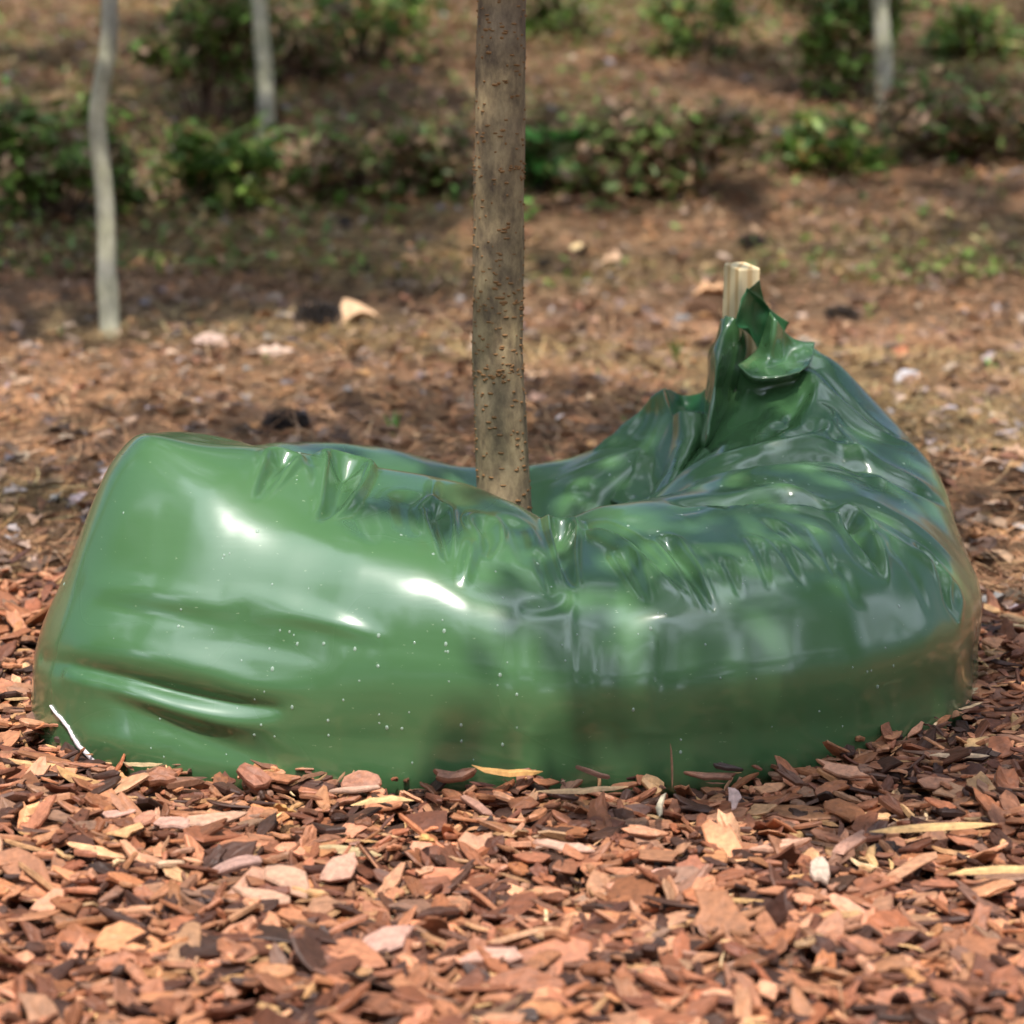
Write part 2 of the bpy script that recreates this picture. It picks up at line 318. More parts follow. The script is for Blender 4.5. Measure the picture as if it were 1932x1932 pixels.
# x, y, height, crown radius, leaves, seed, label
BIG = [
    (-6.5, -10.0, 8.5, 2.6, 1500, 1, 'tall tree behind the photographer, first from the left'),
    (-3.0, -12.0, 9.5, 2.8, 1500, 2, 'tall tree behind the photographer, second from the left'),
    (0.8, -11.0, 8.5, 2.6, 1500, 3, 'tall tree behind the photographer, third from the left'),
    (4.2, -10.5, 9.5, 2.8, 1500, 4, 'tall tree behind the photographer, rightmost'),
    (-7.5, -4.0, 8.0, 2.6, 1500, 5, 'tall tree left of the clearing'),
    (6.5, -5.0, 9.0, 2.8, 1500, 6, 'tall tree right of the clearing'),
    (-3.2, 1.2, 7.0, 2.3, 330, 7, 'shade tree left of the slope, nearer', .45, 1.7),
    (-3.8, 4.4, 8.0, 2.6, 260, 8, 'shade tree left of the slope, farther', .45, 2.2),
    (3.4, 2.6, 7.5, 2.3, 330, 9, 'shade tree right of the slope, nearer', .45, -1.7),
    (4.2, 6.6, 8.0, 2.6, 240, 10, 'shade tree right of the slope, farther', .45, -2.2),
    (-2.6, 13.0, 9.0, 2.8, 330, 11, 'tall tree high on the slope, left'),
    (5.0, 13.5, 9.0, 2.8, 330, 12, 'tall tree high on the slope, right'),
    (7.2, 0.5, 8.5, 2.6, 1500, 13, 'tall tree right of the bed'),
    (-4.8, -8.0, 4.6, 2.0, 2600, 14, 'bushy low tree behind the photographer, first from the left', .08),
    (-2.2, -8.6, 4.4, 2.0, 2600, 15, 'bushy low tree behind the photographer, second from the left', .08),
    (0.4, -8.2, 4.2, 2.0, 2600, 16, 'bushy low tree behind the photographer, in the middle', .08),
    (2.8, -8.4, 4.8, 2.0, 2600, 17, 'bushy low tree behind the photographer, second from the right', .08),
    (5.2, -7.2, 4.6, 2.0, 2600, 18, 'bushy low tree behind the photographer, rightmost', .08),
    (6.6, -2.4, 4.4, 2.0, 2400, 19, 'bushy low tree at the right side of the clearing', .08),
    (-6.4, -1.6, 4.2, 2.0, 2400, 20, 'bushy low tree at the left side of the clearing', .08),
]
# ------------------------------------------------------------------ ground
def ground_mat(name, stops, sc=30, bs=.6, patch=None):
    m, nt, n, b = mat(name); tc = N(nt, 'ShaderNodeTexCoord')
    a = N(nt, 'ShaderNodeTexNoise', Scale=float(sc), Detail=8.0, Roughness=.7); nt.links.new(tc.outputs['Object'], a.inputs[0])
    r = ramp(nt, stops, a.outputs[0])
    c = N(nt, 'ShaderNodeTexNoise', Scale=1.3, Detail=3.0); nt.links.new(tc.outputs['Object'], c.inputs[0])
    r2 = ramp(nt, [(.3, (.55, .55, .55)), (.7, (1.25, 1.15, 1.0))], c.outputs[0])
    mx = mult(nt, r.outputs[0], r2.outputs[0]); nt.links.new(mx.outputs[2], b.inputs['Base Color'])
    b.inputs['Roughness'].default_value = .9
    bump(nt, a.outputs[0], b, bs, .03); return m
M_DUFF = ground_mat('forest_floor', [(.25, (.05, .03, .018)), (.45, (.15, .095, .05)), (.6, (.25, .165, .095)), (.78, (.36, .27, .19))])
M_SOIL = ground_mat('mulch_base', [(.3, (.02, .010, .007)), (.6, (.08, .035, .022)), (.8, (.14, .07, .045))], 60)
def terrain():
    xs = np.concatenate([-np.geomspace(120, 4.2, 26), np.linspace(-4, 4, 101), np.geomspace(4.2, 120, 26)])
    ys = np.concatenate([np.linspace(-30, -4, 14), np.linspace(-3.6, 14, 161), np.geomspace(14.5, 150, 28)])
    X, Y = np.meshgrid(xs, ys, indexing='ij'); Z = hgt(X, Y)
    o = mesh('ground', np.stack([X, Y, Z], -1).reshape(-1, 3), gridfaces(len(xs), len(ys), False), M_DUFF); tag(o, kind='structure')
terrain()
def bed_edge(x):                    # the mulch bed reaches this far back
    return np.where(x < 0, .60 + .12 * np.sin(x * 4 + 1), .40 - .18 * np.clip(x - .4, 0, 1) + .05 * np.sin(x * 7))
def bed():
    xs = np.linspace(-2.2, 2.2, 129); v = np.linspace(0, 1, 81)
    X = np.repeat(xs[:, None], 81, 1); Y = -2.0 + (bed_edge(X) + 2.0) * v[None, :]
    Z = hgt(X, Y) + .006 * np.sin(np.pi * np.clip(v, 0, 1))[None, :] ** .3 + .002
    o = mesh('mulch_bed', np.stack([X, Y, Z], -1).reshape(-1, 3), gridfaces(129, 81, False), M_SOIL); tag(o, kind='structure')
bed()

# ------------------------------------------------------------------ scattering many small pieces into one mesh
def scatter(name, shapes, pos, rot, scl, which, tint, mats, smooth=False, mi=None, **kw):
    """shapes: list of (V, F) sharing nothing; rot: (n,3,3); one mesh"""
    VV, FF, CC = [], [], []; base = 0
    for k, (V, F) in enumerate(shapes):
        m = np.where(which == k)[0]
        if not len(m): continue
        P = np.einsum('nij,nkj->nki', rot[m], V[None] * scl[m][:, None, :]) + pos[m][:, None, :]
        VV.append(P.reshape(-1, 3)); FF.append((F[None] + (base + np.arange(len(m)) * len(V))[:, None, None]).reshape(-1, F.shape[1]))
        CC.append(np.repeat(tint[m], len(V), 0)); base += len(m) * len(V)
    return mesh(name, np.concatenate(VV), np.concatenate(FF), mats, smooth=smooth, colr=np.concatenate(CC), **kw)
def rots(yaw, tilt, tdir):
    """turn by yaw about z, then lean by tilt about the horizontal axis tdir"""
    n = len(yaw); c, s = np.cos(yaw), np.sin(yaw); z = np.zeros(n); o = np.ones(n)
    Z = np.stack([np.stack([c, -s, z], -1), np.stack([s, c, z], -1), np.stack([z, z, o], -1)], 1)
    ax, ay = np.cos(tdir), np.sin(tdir); c, s = np.cos(tilt), np.sin(tilt)
    T = np.stack([np.stack([c + ax * ax * (1 - c), ax * ay * (1 - c), ay * s], -1),
                  np.stack([ax * ay * (1 - c), c + ay * ay * (1 - c), -ax * s], -1),
                  np.stack([-ay * s, ax * s, c], -1)], 1)
    return T @ Z
def tint_mat(name, noise_scale=60, stretch=(1, 1, 1), rough=.75, bs=.5, bd=.002, lo=.55, hi=1.35, trans=0):
    m, nt, n, b = mat(name); at_ = N(nt, 'ShaderNodeAttribute', attribute_name='tint'); tc = N(nt, 'ShaderNodeTexCoord')
    mp = N(nt, 'ShaderNodeMapping'); mp.inputs['Scale'].default_value = stretch; nt.links.new(tc.outputs['Object'], mp.inputs[0])
    a = N(nt, 'ShaderNodeTexNoise', Scale=float(noise_scale), Detail=5.0, Roughness=.65); nt.links.new(mp.outputs[0], a.inputs[0])
    r = ramp(nt, [(.3, (lo,) * 3), (.7, (hi, hi * .97, hi * .94))], a.outputs[0])
    mx = mult(nt, at_.outputs['Color'], r.outputs[0]); nt.links.new(mx.outputs[2], b.inputs['Base Color'])
    b.inputs['Roughness'].default_value = rough; bump(nt, a.outputs[0], b, bs, bd)
    if trans:
        tr = N(nt, 'ShaderNodeBsdfTranslucent'); nt.links.new(mx.outputs[2], tr.inputs[0])
        ms = N(nt, 'ShaderNodeMixShader'); ms.inputs[0].default_value = trans
        nt.links.new(b.outputs[0], ms.inputs[1]); nt.links.new(tr.outputs[0], ms.inputs[2])
        nt.links.new(ms.outputs[0], nt.nodes['Material Output'].inputs[0])
    return m
M_CHIP = tint_mat('bark_chip', 130, rough=.62, bs=.55, bd=.0015, lo=.62, hi=1.32)
M_LITTER = tint_mat('dry_litter', 90, rough=.8)
M_LEAF = tint_mat('green_leaf', 30, rough=.5, bs=.2, lo=.7, hi=1.25, trans=.35)

def chip_shape(k):
    r = np.random.default_rng(100 + k); n = int(r.integers(8, 14)); asp = r.uniform(.34, .80)
    a = np.sort((np.arange(n) + r.uniform(-.34, .34, n)) * 2 * np.pi / n); rad = r.uniform(.60, 1.15, n)
    x = np.cos(a) * rad * .5; y = np.sin(a) * rad * .5 * asp
    if k % 3 == 0: x = np.clip(x, -.44, .42)
    th = r.uniform(.08, .20); bend = r.uniform(-.35, .35); tw = r.uniform(-.25, .25)
    def zf(x, y): return bend * x * x + tw * x * y * 2 + .25 * r.uniform(-1, 1) * y * y
    cx, cy = x.mean(), y.mean()
    bot = np.stack([x * .92, y * .92, zf(x, y) - th + r.uniform(-.012, .012, n)], -1)
    mid = np.stack([x, y, zf(x, y) - th * .35], -1)
    top = np.stack([cx + (x - cx) * .93, cy + (y - cy) * .90, zf(x, y) + r.uniform(-.015, .02, n)], -1)
    inn = np.stack([cx + (x - cx) * .5, cy + (y - cy) * .5, zf(x * .5, y * .5) + .012 + r.uniform(-.03, .03, n)], -1)
    cen = np.array([[cx, cy, .02 + r.uniform(-.02, .02)]])
    V = np.concatenate([bot, mid, top, inn, cen]); F = []
    for q in range(3):
        for i in range(n): j = (i + 1) % n; F += [(q * n + i, q * n + j, (q + 1) * n + j), (q * n + i, (q + 1) * n + j, (q + 1) * n + i)]
    for i in range(n): F.append((3 * n + i, 3 * n + (i + 1) % n, 4 * n))
    for i in range(1, n - 1): F.append((0, i + 1, i))
    return V, np.array(F)
def splinter_shape(k):
    r = np.random.default_rng(300 + k); L = 7; t = np.linspace(-.5, .5, L); wv = np.sin((t + .5) * np.pi) ** .5 * .075 + .008
    zz = r.uniform(-.15, .15) * t * 2 * t + .012 * r.standard_normal(L); yy = r.uniform(-.25, .25) * t * t * 2 + .012 * r.standard_normal(L)
    V = []
    for i in range(L):
        for (a, b_) in ((-1, -.4), (1, -.5), (.6, .5), (-.7, .4)): V.append((t[i], yy[i] + a * wv[i], zz[i] + b_ * wv[i]))
    F = []
    for i in range(L - 1):
        for q in range(4):
            a, b_, c, d = i * 4 + q, i * 4 + (q + 1) % 4, (i + 1) * 4 + (q + 1) % 4, (i + 1) * 4 + q; F += [(a, b_, c), (a, c, d)]
    F += [(0, 2, 1), (0, 3, 2), (L * 4 - 4, L * 4 - 3, L * 4 - 2), (L * 4 - 4, L * 4 - 2, L * 4 - 1)]
    return np.array(V), np.array(F)
CHIPS = [chip_shape(k) for k in range(44)]; SPL = [splinter_shape(k) for k in range(12)]
PAL = np.array([(.30, .120, .060), (.42, .200, .115), (.50, .265, .165), (.35, .155, .085), (.16, .062, .034), (.065, .028, .018), (.42, .20, .10), (.50, .31, .17), (.26, .15, .105), (.36, .145, .070)])
PW = np.array([.15, .15, .10, .14, .17, .19, .05, .02, .03, .04])
OUT = np.array([(p[8][0], p[8][1]) for p in SECS])               # the bag's footprint
def inside_bag(x, y, grow=0.0):
    a = np.arctan2(y, x); oa = np.arctan2(OUT[:, 1], OUT[:, 0]); o = np.argsort(oa)
    rr = np.interp(a, oa[o], np.hypot(OUT[o, 0], OUT[o, 1]), period=2 * np.pi)
    return np.hypot(x, y) < rr + grow
def patchy(x, y, c):
    f = np.array([noise.noise(Vector((a * .9, b * .9, 1.7))) + .5 * noise.noise(Vector((a * 3.1, b * 3.1, 4.7))) for a, b in zip(x, y)])[:, None]
    g = np.array([noise.noise(Vector((a * .7, b * 1.3, 9.7))) for a, b in zip(x, y)])[:, None]
    return c * np.exp(.55 * f) * np.where(g > .12, np.array([[.95, 1.05, .85]]), np.array([[1.08, .98, .92]]))
def pick_tint(n, r, pal=PAL, pw=PW, var=.22):
    c = pal[r.choice(len(pal), n, p=pw / pw.sum())] * (np.array([.90, .81, .72]) if pal is PAL else 1); return c * np.exp(var * r.standard_normal((n, 1))) * (1 + .03 * r.standard_normal((n, 3)))
def margin(seed, n, y0, y1, inner, width, p=1.0):
    """the same cover carried on to both sides of the view"""
    r = np.random.default_rng(seed); y = y0 + (y1 - y0) * r.uniform(0, 1, n) ** p; h = (y + 2.65) * .235 + inner
    return np.sign(r.uniform(-1, 1, n)) * (h + width * r.uniform(0, 1, n) ** 1.3), y
def mulch():
    r = np.random.default_rng(11); n = 21000
    y = -1.22 + r.uniform(0, 1, n) ** 1.15 * 2.1; dist = y + 2.65; x = r.uniform(-1, 1, n) * (dist * .235 + .06)
    keep = (y < bed_edge(x) + .03 * r.standard_normal(n)) & ~inside_bag(x, y, .012)
    mx, my = margin(12, 17000, -1.3, .9, .06, .9); mk = (my < bed_edge(mx)) & ~inside_bag(mx, my, .012)
    x, y = np.concatenate([x[keep], mx[mk]]), np.concatenate([y[keep], my[mk]]); n = len(x); sz = np.exp(r.normal(math.log(.0275), .44, n)).clip(.007, .060)
    lay = r.uniform(0, 1, n)
    # a little berm of chips against the bag's foot
    near = inside_bag(x, y, .05); z = hgt(x, y) + -.001 + .034 * lay + np.where(near, .003 + .005 * np.sin(x * 22) + .005 * np.sin(x * 51 + 1), 0)
    dx = r.normal(0, .3, n); tilt = np.abs(r.normal(0, .42, n)) + .12 * (lay > .9); tdir = r.uniform(0, 2 * np.pi, n)
    yaw = r.uniform(0, 2 * np.pi, n)
    rot = rots(yaw, tilt, tdir)
    scl = np.stack([sz * r.uniform(.9, 1.6, n), sz * r.uniform(.8, 1.2, n), sz.clip(.012, .03) * r.uniform(.7, 1.2, n)], -1)
    o = scatter('bark_mulch', CHIPS, np.stack([x, y, z], -1), rot, scl, r.integers(0, len(CHIPS), n), pick_tint(n, r), M_CHIP)
    tag(o, 'reddish brown bark chips spread thick around the bag', 'mulch', kind='stuff')
    n = 6500; y = -1.22 + r.uniform(0, 1, n) * 2.1; x = r.uniform(-1, 1, n) * ((y + 2.65) * .235 + .06)
    keep = (y < bed_edge(x)) & ~inside_bag(x, y, .01); x, y = x[keep], y[keep]; n = len(x)
    L = np.exp(r.normal(math.log(.022), .5, n)).clip(.006, .08)
    z = hgt(x, y) + .012 + .018 * r.uniform(0, 1, n) + np.where(inside_bag(x, y, .05), .010, 0)
    scl = np.stack([L, L * r.uniform(.5, 1.3, n), L * r.uniform(.5, 1.2, n)], -1)
    pal = np.array([(.56, .33, .15), (.42, .22, .10), (.24, .11, .06), (.12, .05, .03), (.66, .46, .26)])
    o = scatter('wood_shreds', SPL, np.stack([x, y, z], -1), rots(r.uniform(0, 6.3, n), np.abs(r.normal(0, .25, n)), r.uniform(0, 6.3, n)),
                scl, r.integers(0, len(SPL), n), pick_tint(n, r, pal, np.array([.10, .26, .36, .22, .05])), M_CHIP)
    tag(o, 'thin wood shreds and splinters lying among the bark chips', 'wood shreds', kind='stuff')
mulch()

def special(name, label, cat, shape, px, py, Y, size, yaw, tilt, tdir, tint, group=None, lift=.0, shapes=CHIPS):
    V, F = shapes[shape]; M = rots(np.array([R(yaw)]), np.array([R(tilt)]), np.array([R(tdir)]))[0]
    p = at(px, py, Y); V = (V * np.array(size)) @ M.T
    o = mesh(name, V, F, M_CHIP, smooth=False, colr=np.tile(np.array(tint), (len(V), 1)))
    o.location = (p.x, p.y, p.z + lift); tag(o, label, cat, group)
def gy(py, z=.0):
    """depth at which the line of sight at row py meets height z near the camera"""
    a = R(PITCH) - math.atan((966 - py) / FPX); return CAM.y + (CAM.z - z) / math.tan(a)
TAN, PINK, BRN, DRK, YEL = (.47, .27, .18), (.46, .26, .20), (.27, .11, .06), (.13, .055, .03), (.66, .43, .20)
G1 = 'large bark chips in the foreground mulch'
for a in [
    (1, 'broad pale tan chip with a pointed right end, front left', 405, 1542, (.066, .050, .03), 20, 12, 0, TAN),
    (4, 'flat pinkish chip left of the broad pale tan chip', 326, 1550, (.040, .040, .03), 10, 10, 20, PINK),
    (7, 'oval pink chip third from the bag corner, by the dark gap', 226, 1532, (.042, .030, .03), 15, 12, 0, PINK),
    (10, 'rounded orange brown chip beside the oval pink chip', 273, 1542, (.030, .034, .03), 60, 10, 0, (.42, .19, .12)),
    (5, 'upright pale cream chip below the flat pinkish chip', 318, 1625, (.052, .034, .03), 80, 18, 180, (.60, .40, .26)),
    (13, 'wide purplish brown chip with a scaly face', 445, 1625, (.052, .048, .03), 30, 12, 0, (.36, .21, .17)),
    (16, 'large tan slab with a ragged end, left of centre', 545, 1655, (.062, .050, .03), 110, 14, 20, TAN),
    (19, 'large salmon slab right of the ragged tan slab', 640, 1635, (.064, .046, .03), 50, 16, 10, (.50, .27, .19)),
    (3, 'long ridged brown chip lying near the bag, centre', 902, 1518, (.056, .030, .035), -50, 12, 0, (.33, .17, .12)),
    (22, 'broad smooth pinkish slab in the centre foreground', 1065, 1595, (.062, .042, .03), -15, 14, 0, (.50, .29, .21)),
    (25, 'tilted rust coloured block right of the smooth slab', 1215, 1565, (.050, .036, .04), -25, 12, 0, (.48, .22, .12)),
    (28, 'small pale rose chip standing in front of the bag', 1384, 1500, (.030, .026, .02), 80, 30, 0, (.48, .32, .28)),
    (31, 'bright salmon wedge leaning on the bag foot, right', 1590, 1452, (.058, .034, .03), -20, 30, 0, (.50, .24, .14)),
    (34, 'long flat salmon chip with a notched edge, right', 1470, 1592, (.066, .030, .03), 22, 10, 0, (.50, .27, .18)),
    (37, 'knobbly whitish chip in the right foreground', 1545, 1640, (.038, .046, .04), 90, 15, 0, (.50, .36, .28)),
    (40, 'long rounded brown chip lying slantwise, right foreground', 1600, 1588, (.070, .028, .03), 48, 12, 0, (.38, .20, .14)),
    (2, 'large pink chip at the lower edge, centre left', 730, 1770, (.060, .044, .03), 40, 16, 0, PINK),
    (8, 'large tan chip in the left part of the foreground', 500, 1690, (.056, .044, .03), -20, 14, 0, TAN),
    (11, 'wide flesh coloured slab low in the centre', 930, 1800, (.064, .050, .03), 10, 14, 0, (.50, .28, .21)),
    (14, 'pinkish slab behind the wide flesh coloured slab', 1230, 1650, (.056, .044, .03), 40, 14, 0, (.52, .28, .21)),
]:
    shp, lab, px, py, size, yaw, tilt, tdir, tint = a
    special('bark_chip', lab, 'bark chip', shp, px, py, gy(py, .008), size, yaw, tilt, tdir, tint, G1)
G2 = 'bark pieces propped against the foot of the bag'
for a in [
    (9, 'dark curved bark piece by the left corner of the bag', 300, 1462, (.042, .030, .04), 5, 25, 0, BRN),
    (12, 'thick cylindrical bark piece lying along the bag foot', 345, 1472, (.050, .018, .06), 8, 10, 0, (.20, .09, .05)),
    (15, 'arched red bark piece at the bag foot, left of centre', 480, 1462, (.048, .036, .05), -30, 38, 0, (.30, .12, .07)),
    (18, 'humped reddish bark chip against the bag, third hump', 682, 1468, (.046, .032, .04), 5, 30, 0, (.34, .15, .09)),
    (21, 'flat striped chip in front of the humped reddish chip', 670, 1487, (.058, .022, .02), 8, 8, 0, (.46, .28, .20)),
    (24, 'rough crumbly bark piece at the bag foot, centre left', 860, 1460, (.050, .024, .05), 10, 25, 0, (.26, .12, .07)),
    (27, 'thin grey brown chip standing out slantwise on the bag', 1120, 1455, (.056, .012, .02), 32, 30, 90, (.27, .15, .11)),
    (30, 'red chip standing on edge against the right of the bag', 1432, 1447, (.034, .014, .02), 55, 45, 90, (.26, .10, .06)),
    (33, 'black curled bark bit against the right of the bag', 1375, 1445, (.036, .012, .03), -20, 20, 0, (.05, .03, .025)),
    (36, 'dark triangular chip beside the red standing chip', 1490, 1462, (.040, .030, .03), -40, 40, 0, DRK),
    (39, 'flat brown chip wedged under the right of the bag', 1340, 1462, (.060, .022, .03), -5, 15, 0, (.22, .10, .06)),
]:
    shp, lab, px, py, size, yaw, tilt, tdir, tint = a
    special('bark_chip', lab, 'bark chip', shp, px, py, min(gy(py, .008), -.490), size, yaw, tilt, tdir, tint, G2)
G3 = 'pale wood splinters in the mulch'
for a in [
    (1, 'bent orange splinter reaching up from the left chips', 528, 1522, (.046, .060, .05), 75, 30, 180, (.62, .34, .12)),
    (2, 'forked golden splinter at the foot of the bag, centre', 960, 1458, (.074, .06, .06), 18, 12, 90, (.56, .30, .10)),
    (3, 'cream splinter left of the forked golden one', 720, 1508, (.06, .05, .04), 12, 5, 0, YEL),
    (4, 'long frayed yellow splinter in the right foreground', 1760, 1560, (.12, .07, .05), 8, 6, 0, (.60, .37, .16)),
    (5, 'long yellow splinter at the right edge of the photo', 1890, 1640, (.10, .06, .05), 8, 5, 0, (.60, .38, .17)),
    (6, 'small upright golden splinter, centre left foreground', 800, 1580, (.035, .06, .05), 80, 25, 180, (.64, .36, .12)),
    (7, 'short grey splinter pointing down, right of centre', 1245, 1520, (.046, .04, .04), 80, 10, 0, (.45, .38, .27)),
    (8, 'thin upright twig in front of the right of the bag', 1268, 1445, (.044, .014, .014), 100, 75, 10, (.22, .11, .06)),
    (9, 'pale splinter lying behind the thin grey brown chip', 1100, 1490, (.09, .05, .04), 8, 5, 0, (.60, .38, .20)),
    (10, 'narrow cream splinter on the slope right of the bag', 1810, 1425, (.06, .05, .04), -2, 5, 0, (.62, .42, .26)),
]:
    shp, lab, px, py, size, yaw, tilt, tdir, tint = a
    special('wood_splinter', lab, 'wood splinter', shp, px, py, (min(gy(py, .014), -.490) if px < 1600 else gy(py, .014)), size, yaw, tilt, tdir, tint, G3, shapes=SPL)

# ------------------------------------------------------------------ pine straw and dead leaves behind the bed
def needle_shape(k):
    r = np.random.default_rng(500 + k); L = 5; t = np.linspace(-.5, .5, L); yy = r.uniform(-.3, .3) * t * t * 2; zz = r.uniform(-.05, .25) * (t * t * 2)
    V = []
    for i in range(L): wv = .006 * (1 - abs(t[i])); V += [(t[i], yy[i] - wv, zz[i]), (t[i], yy[i] + wv, zz[i] + .002)]
    return np.array(V), np.array([(2 * i, 2 * i + 2, 2 * i + 3, 2 * i + 1) for i in range(L - 1)])
def deadleaf_shape(k):
    r = np.random.default_rng(600 + k); n = 7; t = np.linspace(0, 1, n); wv = .28 * np.sin(np.pi * t ** .8) * (1 + .35 * np.sin(t * 17 + k)) + .01
    curl = r.uniform(.2, 1.1); bend = r.uniform(-.5, .5); V = []
    for i in range(n):
        x = t[i] - .5
        for s_ in (-1, 0, 1): V.append((x, s_ * wv[i], bend * x * x + curl * abs(s_) * wv[i] + .02 * r.standard_normal()))
    F = []
    for i in range(n - 1):
        for q in (0, 1): a = i * 3 + q; F.append((a, a + 3, a + 4, a + 1))
    return np.array(V), np.array(F)
NEED = [needle_shape(k) for k in range(10)]; DLEAF = [deadleaf_shape(k) for k in range(12)]
def straw():
    r = np.random.default_rng(21)
    def region(n, y0, y1, p):
        y = y0 + (y1 - y0) * r.uniform(0, 1, n) ** p; x = r.uniform(-1, 1, n) * ((y + 2.65) * .235 + .15)
        k = (y > bed_edge(x) - .04 * r.uniform(0, 1, n)) & ~inside_bag(x, y, .01); x, y = x[k], y[k]
        mx, my = margin(n, int(n * .55), y0, y1, .15, 2.2, p); mk = (my > bed_edge(mx)) & ~inside_bag(mx, my, .01)
        return np.concatenate([x, mx[mk]]), np.concatenate([y, my[mk]])
    x, y = region(70000, .25, 9.5, 1.5); n = len(x); z = hgt(x, y) + .004 + .02 * r.uniform(0, 1, n)
    L = r.uniform(.06, .16, n) * (1 + y * .05); W = L.clip(.1, .3) * (1 + y * .28)
    pal = np.array([(.42, .255, .14), (.30, .165, .085), (.47, .33, .20), (.15, .085, .05), (.38, .19, .09)])
    o = scatter('pine_straw', NEED, np.stack([x, y, z], -1), rots(r.uniform(0, 6.3, n), np.abs(r.normal(0, .15, n)), r.uniform(0, 6.3, n)),
                np.stack([L, W, L], -1), r.integers(0, 10, n), patchy(x, y, pick_tint(n, r, pal, np.array([.25, .25, .15, .2, .15]))), M_LITTER)
    tag(o, 'layer of brown pine needles covering the ground behind the mulch', 'pine straw', kind='stuff')
    x, y = region(11500, .3, 15, 1.6); n = len(x); z = hgt(x, y) + .012 + .016 * r.uniform(0, 1, n)
    s_ = r.uniform(.015, .052, n) * (1 + .05 * y)
    pal = np.array([(.30, .19, .12), (.22, .14, .10), (.34, .25, .19), (.34, .18, .08), (.10, .06, .04), (.20, .09, .05), (.30, .26, .26)])
    o = scatter('leaf_litter', DLEAF, np.stack([x, y, z], -1), rots(r.uniform(0, 6.3, n), np.abs(r.normal(0, .35, n)), r.uniform(0, 6.3, n)),
                np.stack([s_, s_ * .9, s_ * .8], -1), r.integers(0, 12, n), pick_tint(n, r, pal, np.array([.25, .18, .12, .12, .15, .1, .08])), M_LITTER)
    tag(o, 'scattered dead leaves and bark flakes lying in the pine straw', 'leaf litter', kind='stuff')
straw()
# ------------------------------------------------------------------ the watering bag
bag_root = empty('tree_watering_bag', (0, 0, 0), label='glossy green plastic watering bag wrapped as a ring round the young tree trunk', cat='watering bag')
G0 = bag_base(); NN = grid_normals(G0); NN *= np.sign(NN[:, int(NV * .4), 2].mean())
GB = G0 + NN * (creases(G0, NN, CR) + undulate(G0))[..., None]
body = mesh('bag_body', GB.reshape(-1, 3), gridfaces(NU, NV, True), M_BAG, bag_root)
NB = grid_normals(GB); NB *= np.sign(NB[:, int(NV * .4), 2].mean())
def film(name, rows, n=44, wr=.0012, seed=0, label=None, m=None):
    P = [[tuple(at(*p)) for p in row] for row in rows]; G = patch(P, n); nn = grid_normals(G, False)
    d = np.array([[noise.noise(Vector(G[i, j]) * 28 + Vector((seed, 0, 0))) for j in range(n)] for i in range(n)])
    d2 = np.array([[noise.noise(Vector((G[i, j][0] * 75, G[i, j][1] * 75, G[i, j][2] * 20)) + Vector((seed, 5, 0))) for j in range(n)] for i in range(n)])
    G = G + nn * (wr * d + wr * .5 * d2)[..., None] * 2
    o = mesh(name, G.reshape(-1, 3), gridfaces(n, n, False), m or M_BAG, bag_root)
    md = o.modifiers.new('thickness', 'SOLIDIFY'); md.thickness = .0009; md.offset = 0
    tag(o, label); return o
# the gathered neck round the stake
film('neck_wrap', [
    [(1361,602,.235),(1371,597,.215),(1384,600,.205),(1394,606,.215)],
    [(1350,640,.235),(1360,642,.19),(1380,652,.205),(1408,640,.225)],
    [(1336,668,.24),(1351,690,.17),(1372,705,.20),(1400,690,.22)],
    [(1334,744,.23),(1344,760,.16),(1358,764,.19),(1384,745,.215)],
    [(1322,805,.215),(1330,832,.13),(1342,832,.15),(1362,805,.19)],
    [(1306,872,.24),(1314,878,.22),(1322,878,.21),(1336,865,.20)],
    [(1290,930,.20),(1300,935,.18),(1308,935,.17),(1320,925,.17)]], seed=1, wr=.002)
film('hood', [
    [(1408,546,.195),(1411,544,.190),(1422,553,.20),(1438,561,.22)],
    [(1398,572,.175),(1414,578,.205),(1432,576,.225),(1453,585,.23)],
    [(1388,604,.170),(1412,606,.21),(1434,606,.23),(1460,608,.235)],
    [(1393,617,.172),(1413,622,.21),(1434,630,.235),(1458,635,.24)],
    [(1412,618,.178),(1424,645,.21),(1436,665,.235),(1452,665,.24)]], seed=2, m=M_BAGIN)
film('hood_tip', [
    [(1410,547,.196),(1423,538,.198),(1434,529,.205)],
    [(1418,554,.20),(1428,550,.21),(1437,548,.215)],
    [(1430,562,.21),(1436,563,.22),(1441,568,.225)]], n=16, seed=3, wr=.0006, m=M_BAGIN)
film('back_flap', [
    [(1436,561,.23),(1456,586,.235),(1489,609,.24)],
    [(1440,592,.235),(1460,612,.235),(1481,624,.24)],
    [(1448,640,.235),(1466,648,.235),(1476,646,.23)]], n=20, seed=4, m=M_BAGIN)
film('collar_flap', [
    [(1453,588,.205),(1464,603,.19),(1479,624,.21),(1502,641,.225),(1537,647,.235)],
    [(1440,628,.215),(1459,640,.185),(1483,654,.215),(1507,664,.215),(1534,668,.205)],
    [(1424,664,.21),(1451,676,.185),(1479,684,.20),(1502,689,.185),(1525,688,.175)],
    [(1401,682,.185),(1426,697,.165),(1460,702,.160),(1490,700,.155),(1511,700,.155)],
    [(1391,689,.17),(1418,713,.15),(1450,715,.145),(1481,711,.145),(1508,703,.15)],
    [(1394,697,.205),(1420,722,.192),(1450,724,.182),(1482,720,.178),(1514,712,.182)],
    [(1388,740,.215),(1418,760,.188),(1450,762,.170),(1484,758,.160),(1520,748,.160)]], seed=5, wr=.0009)
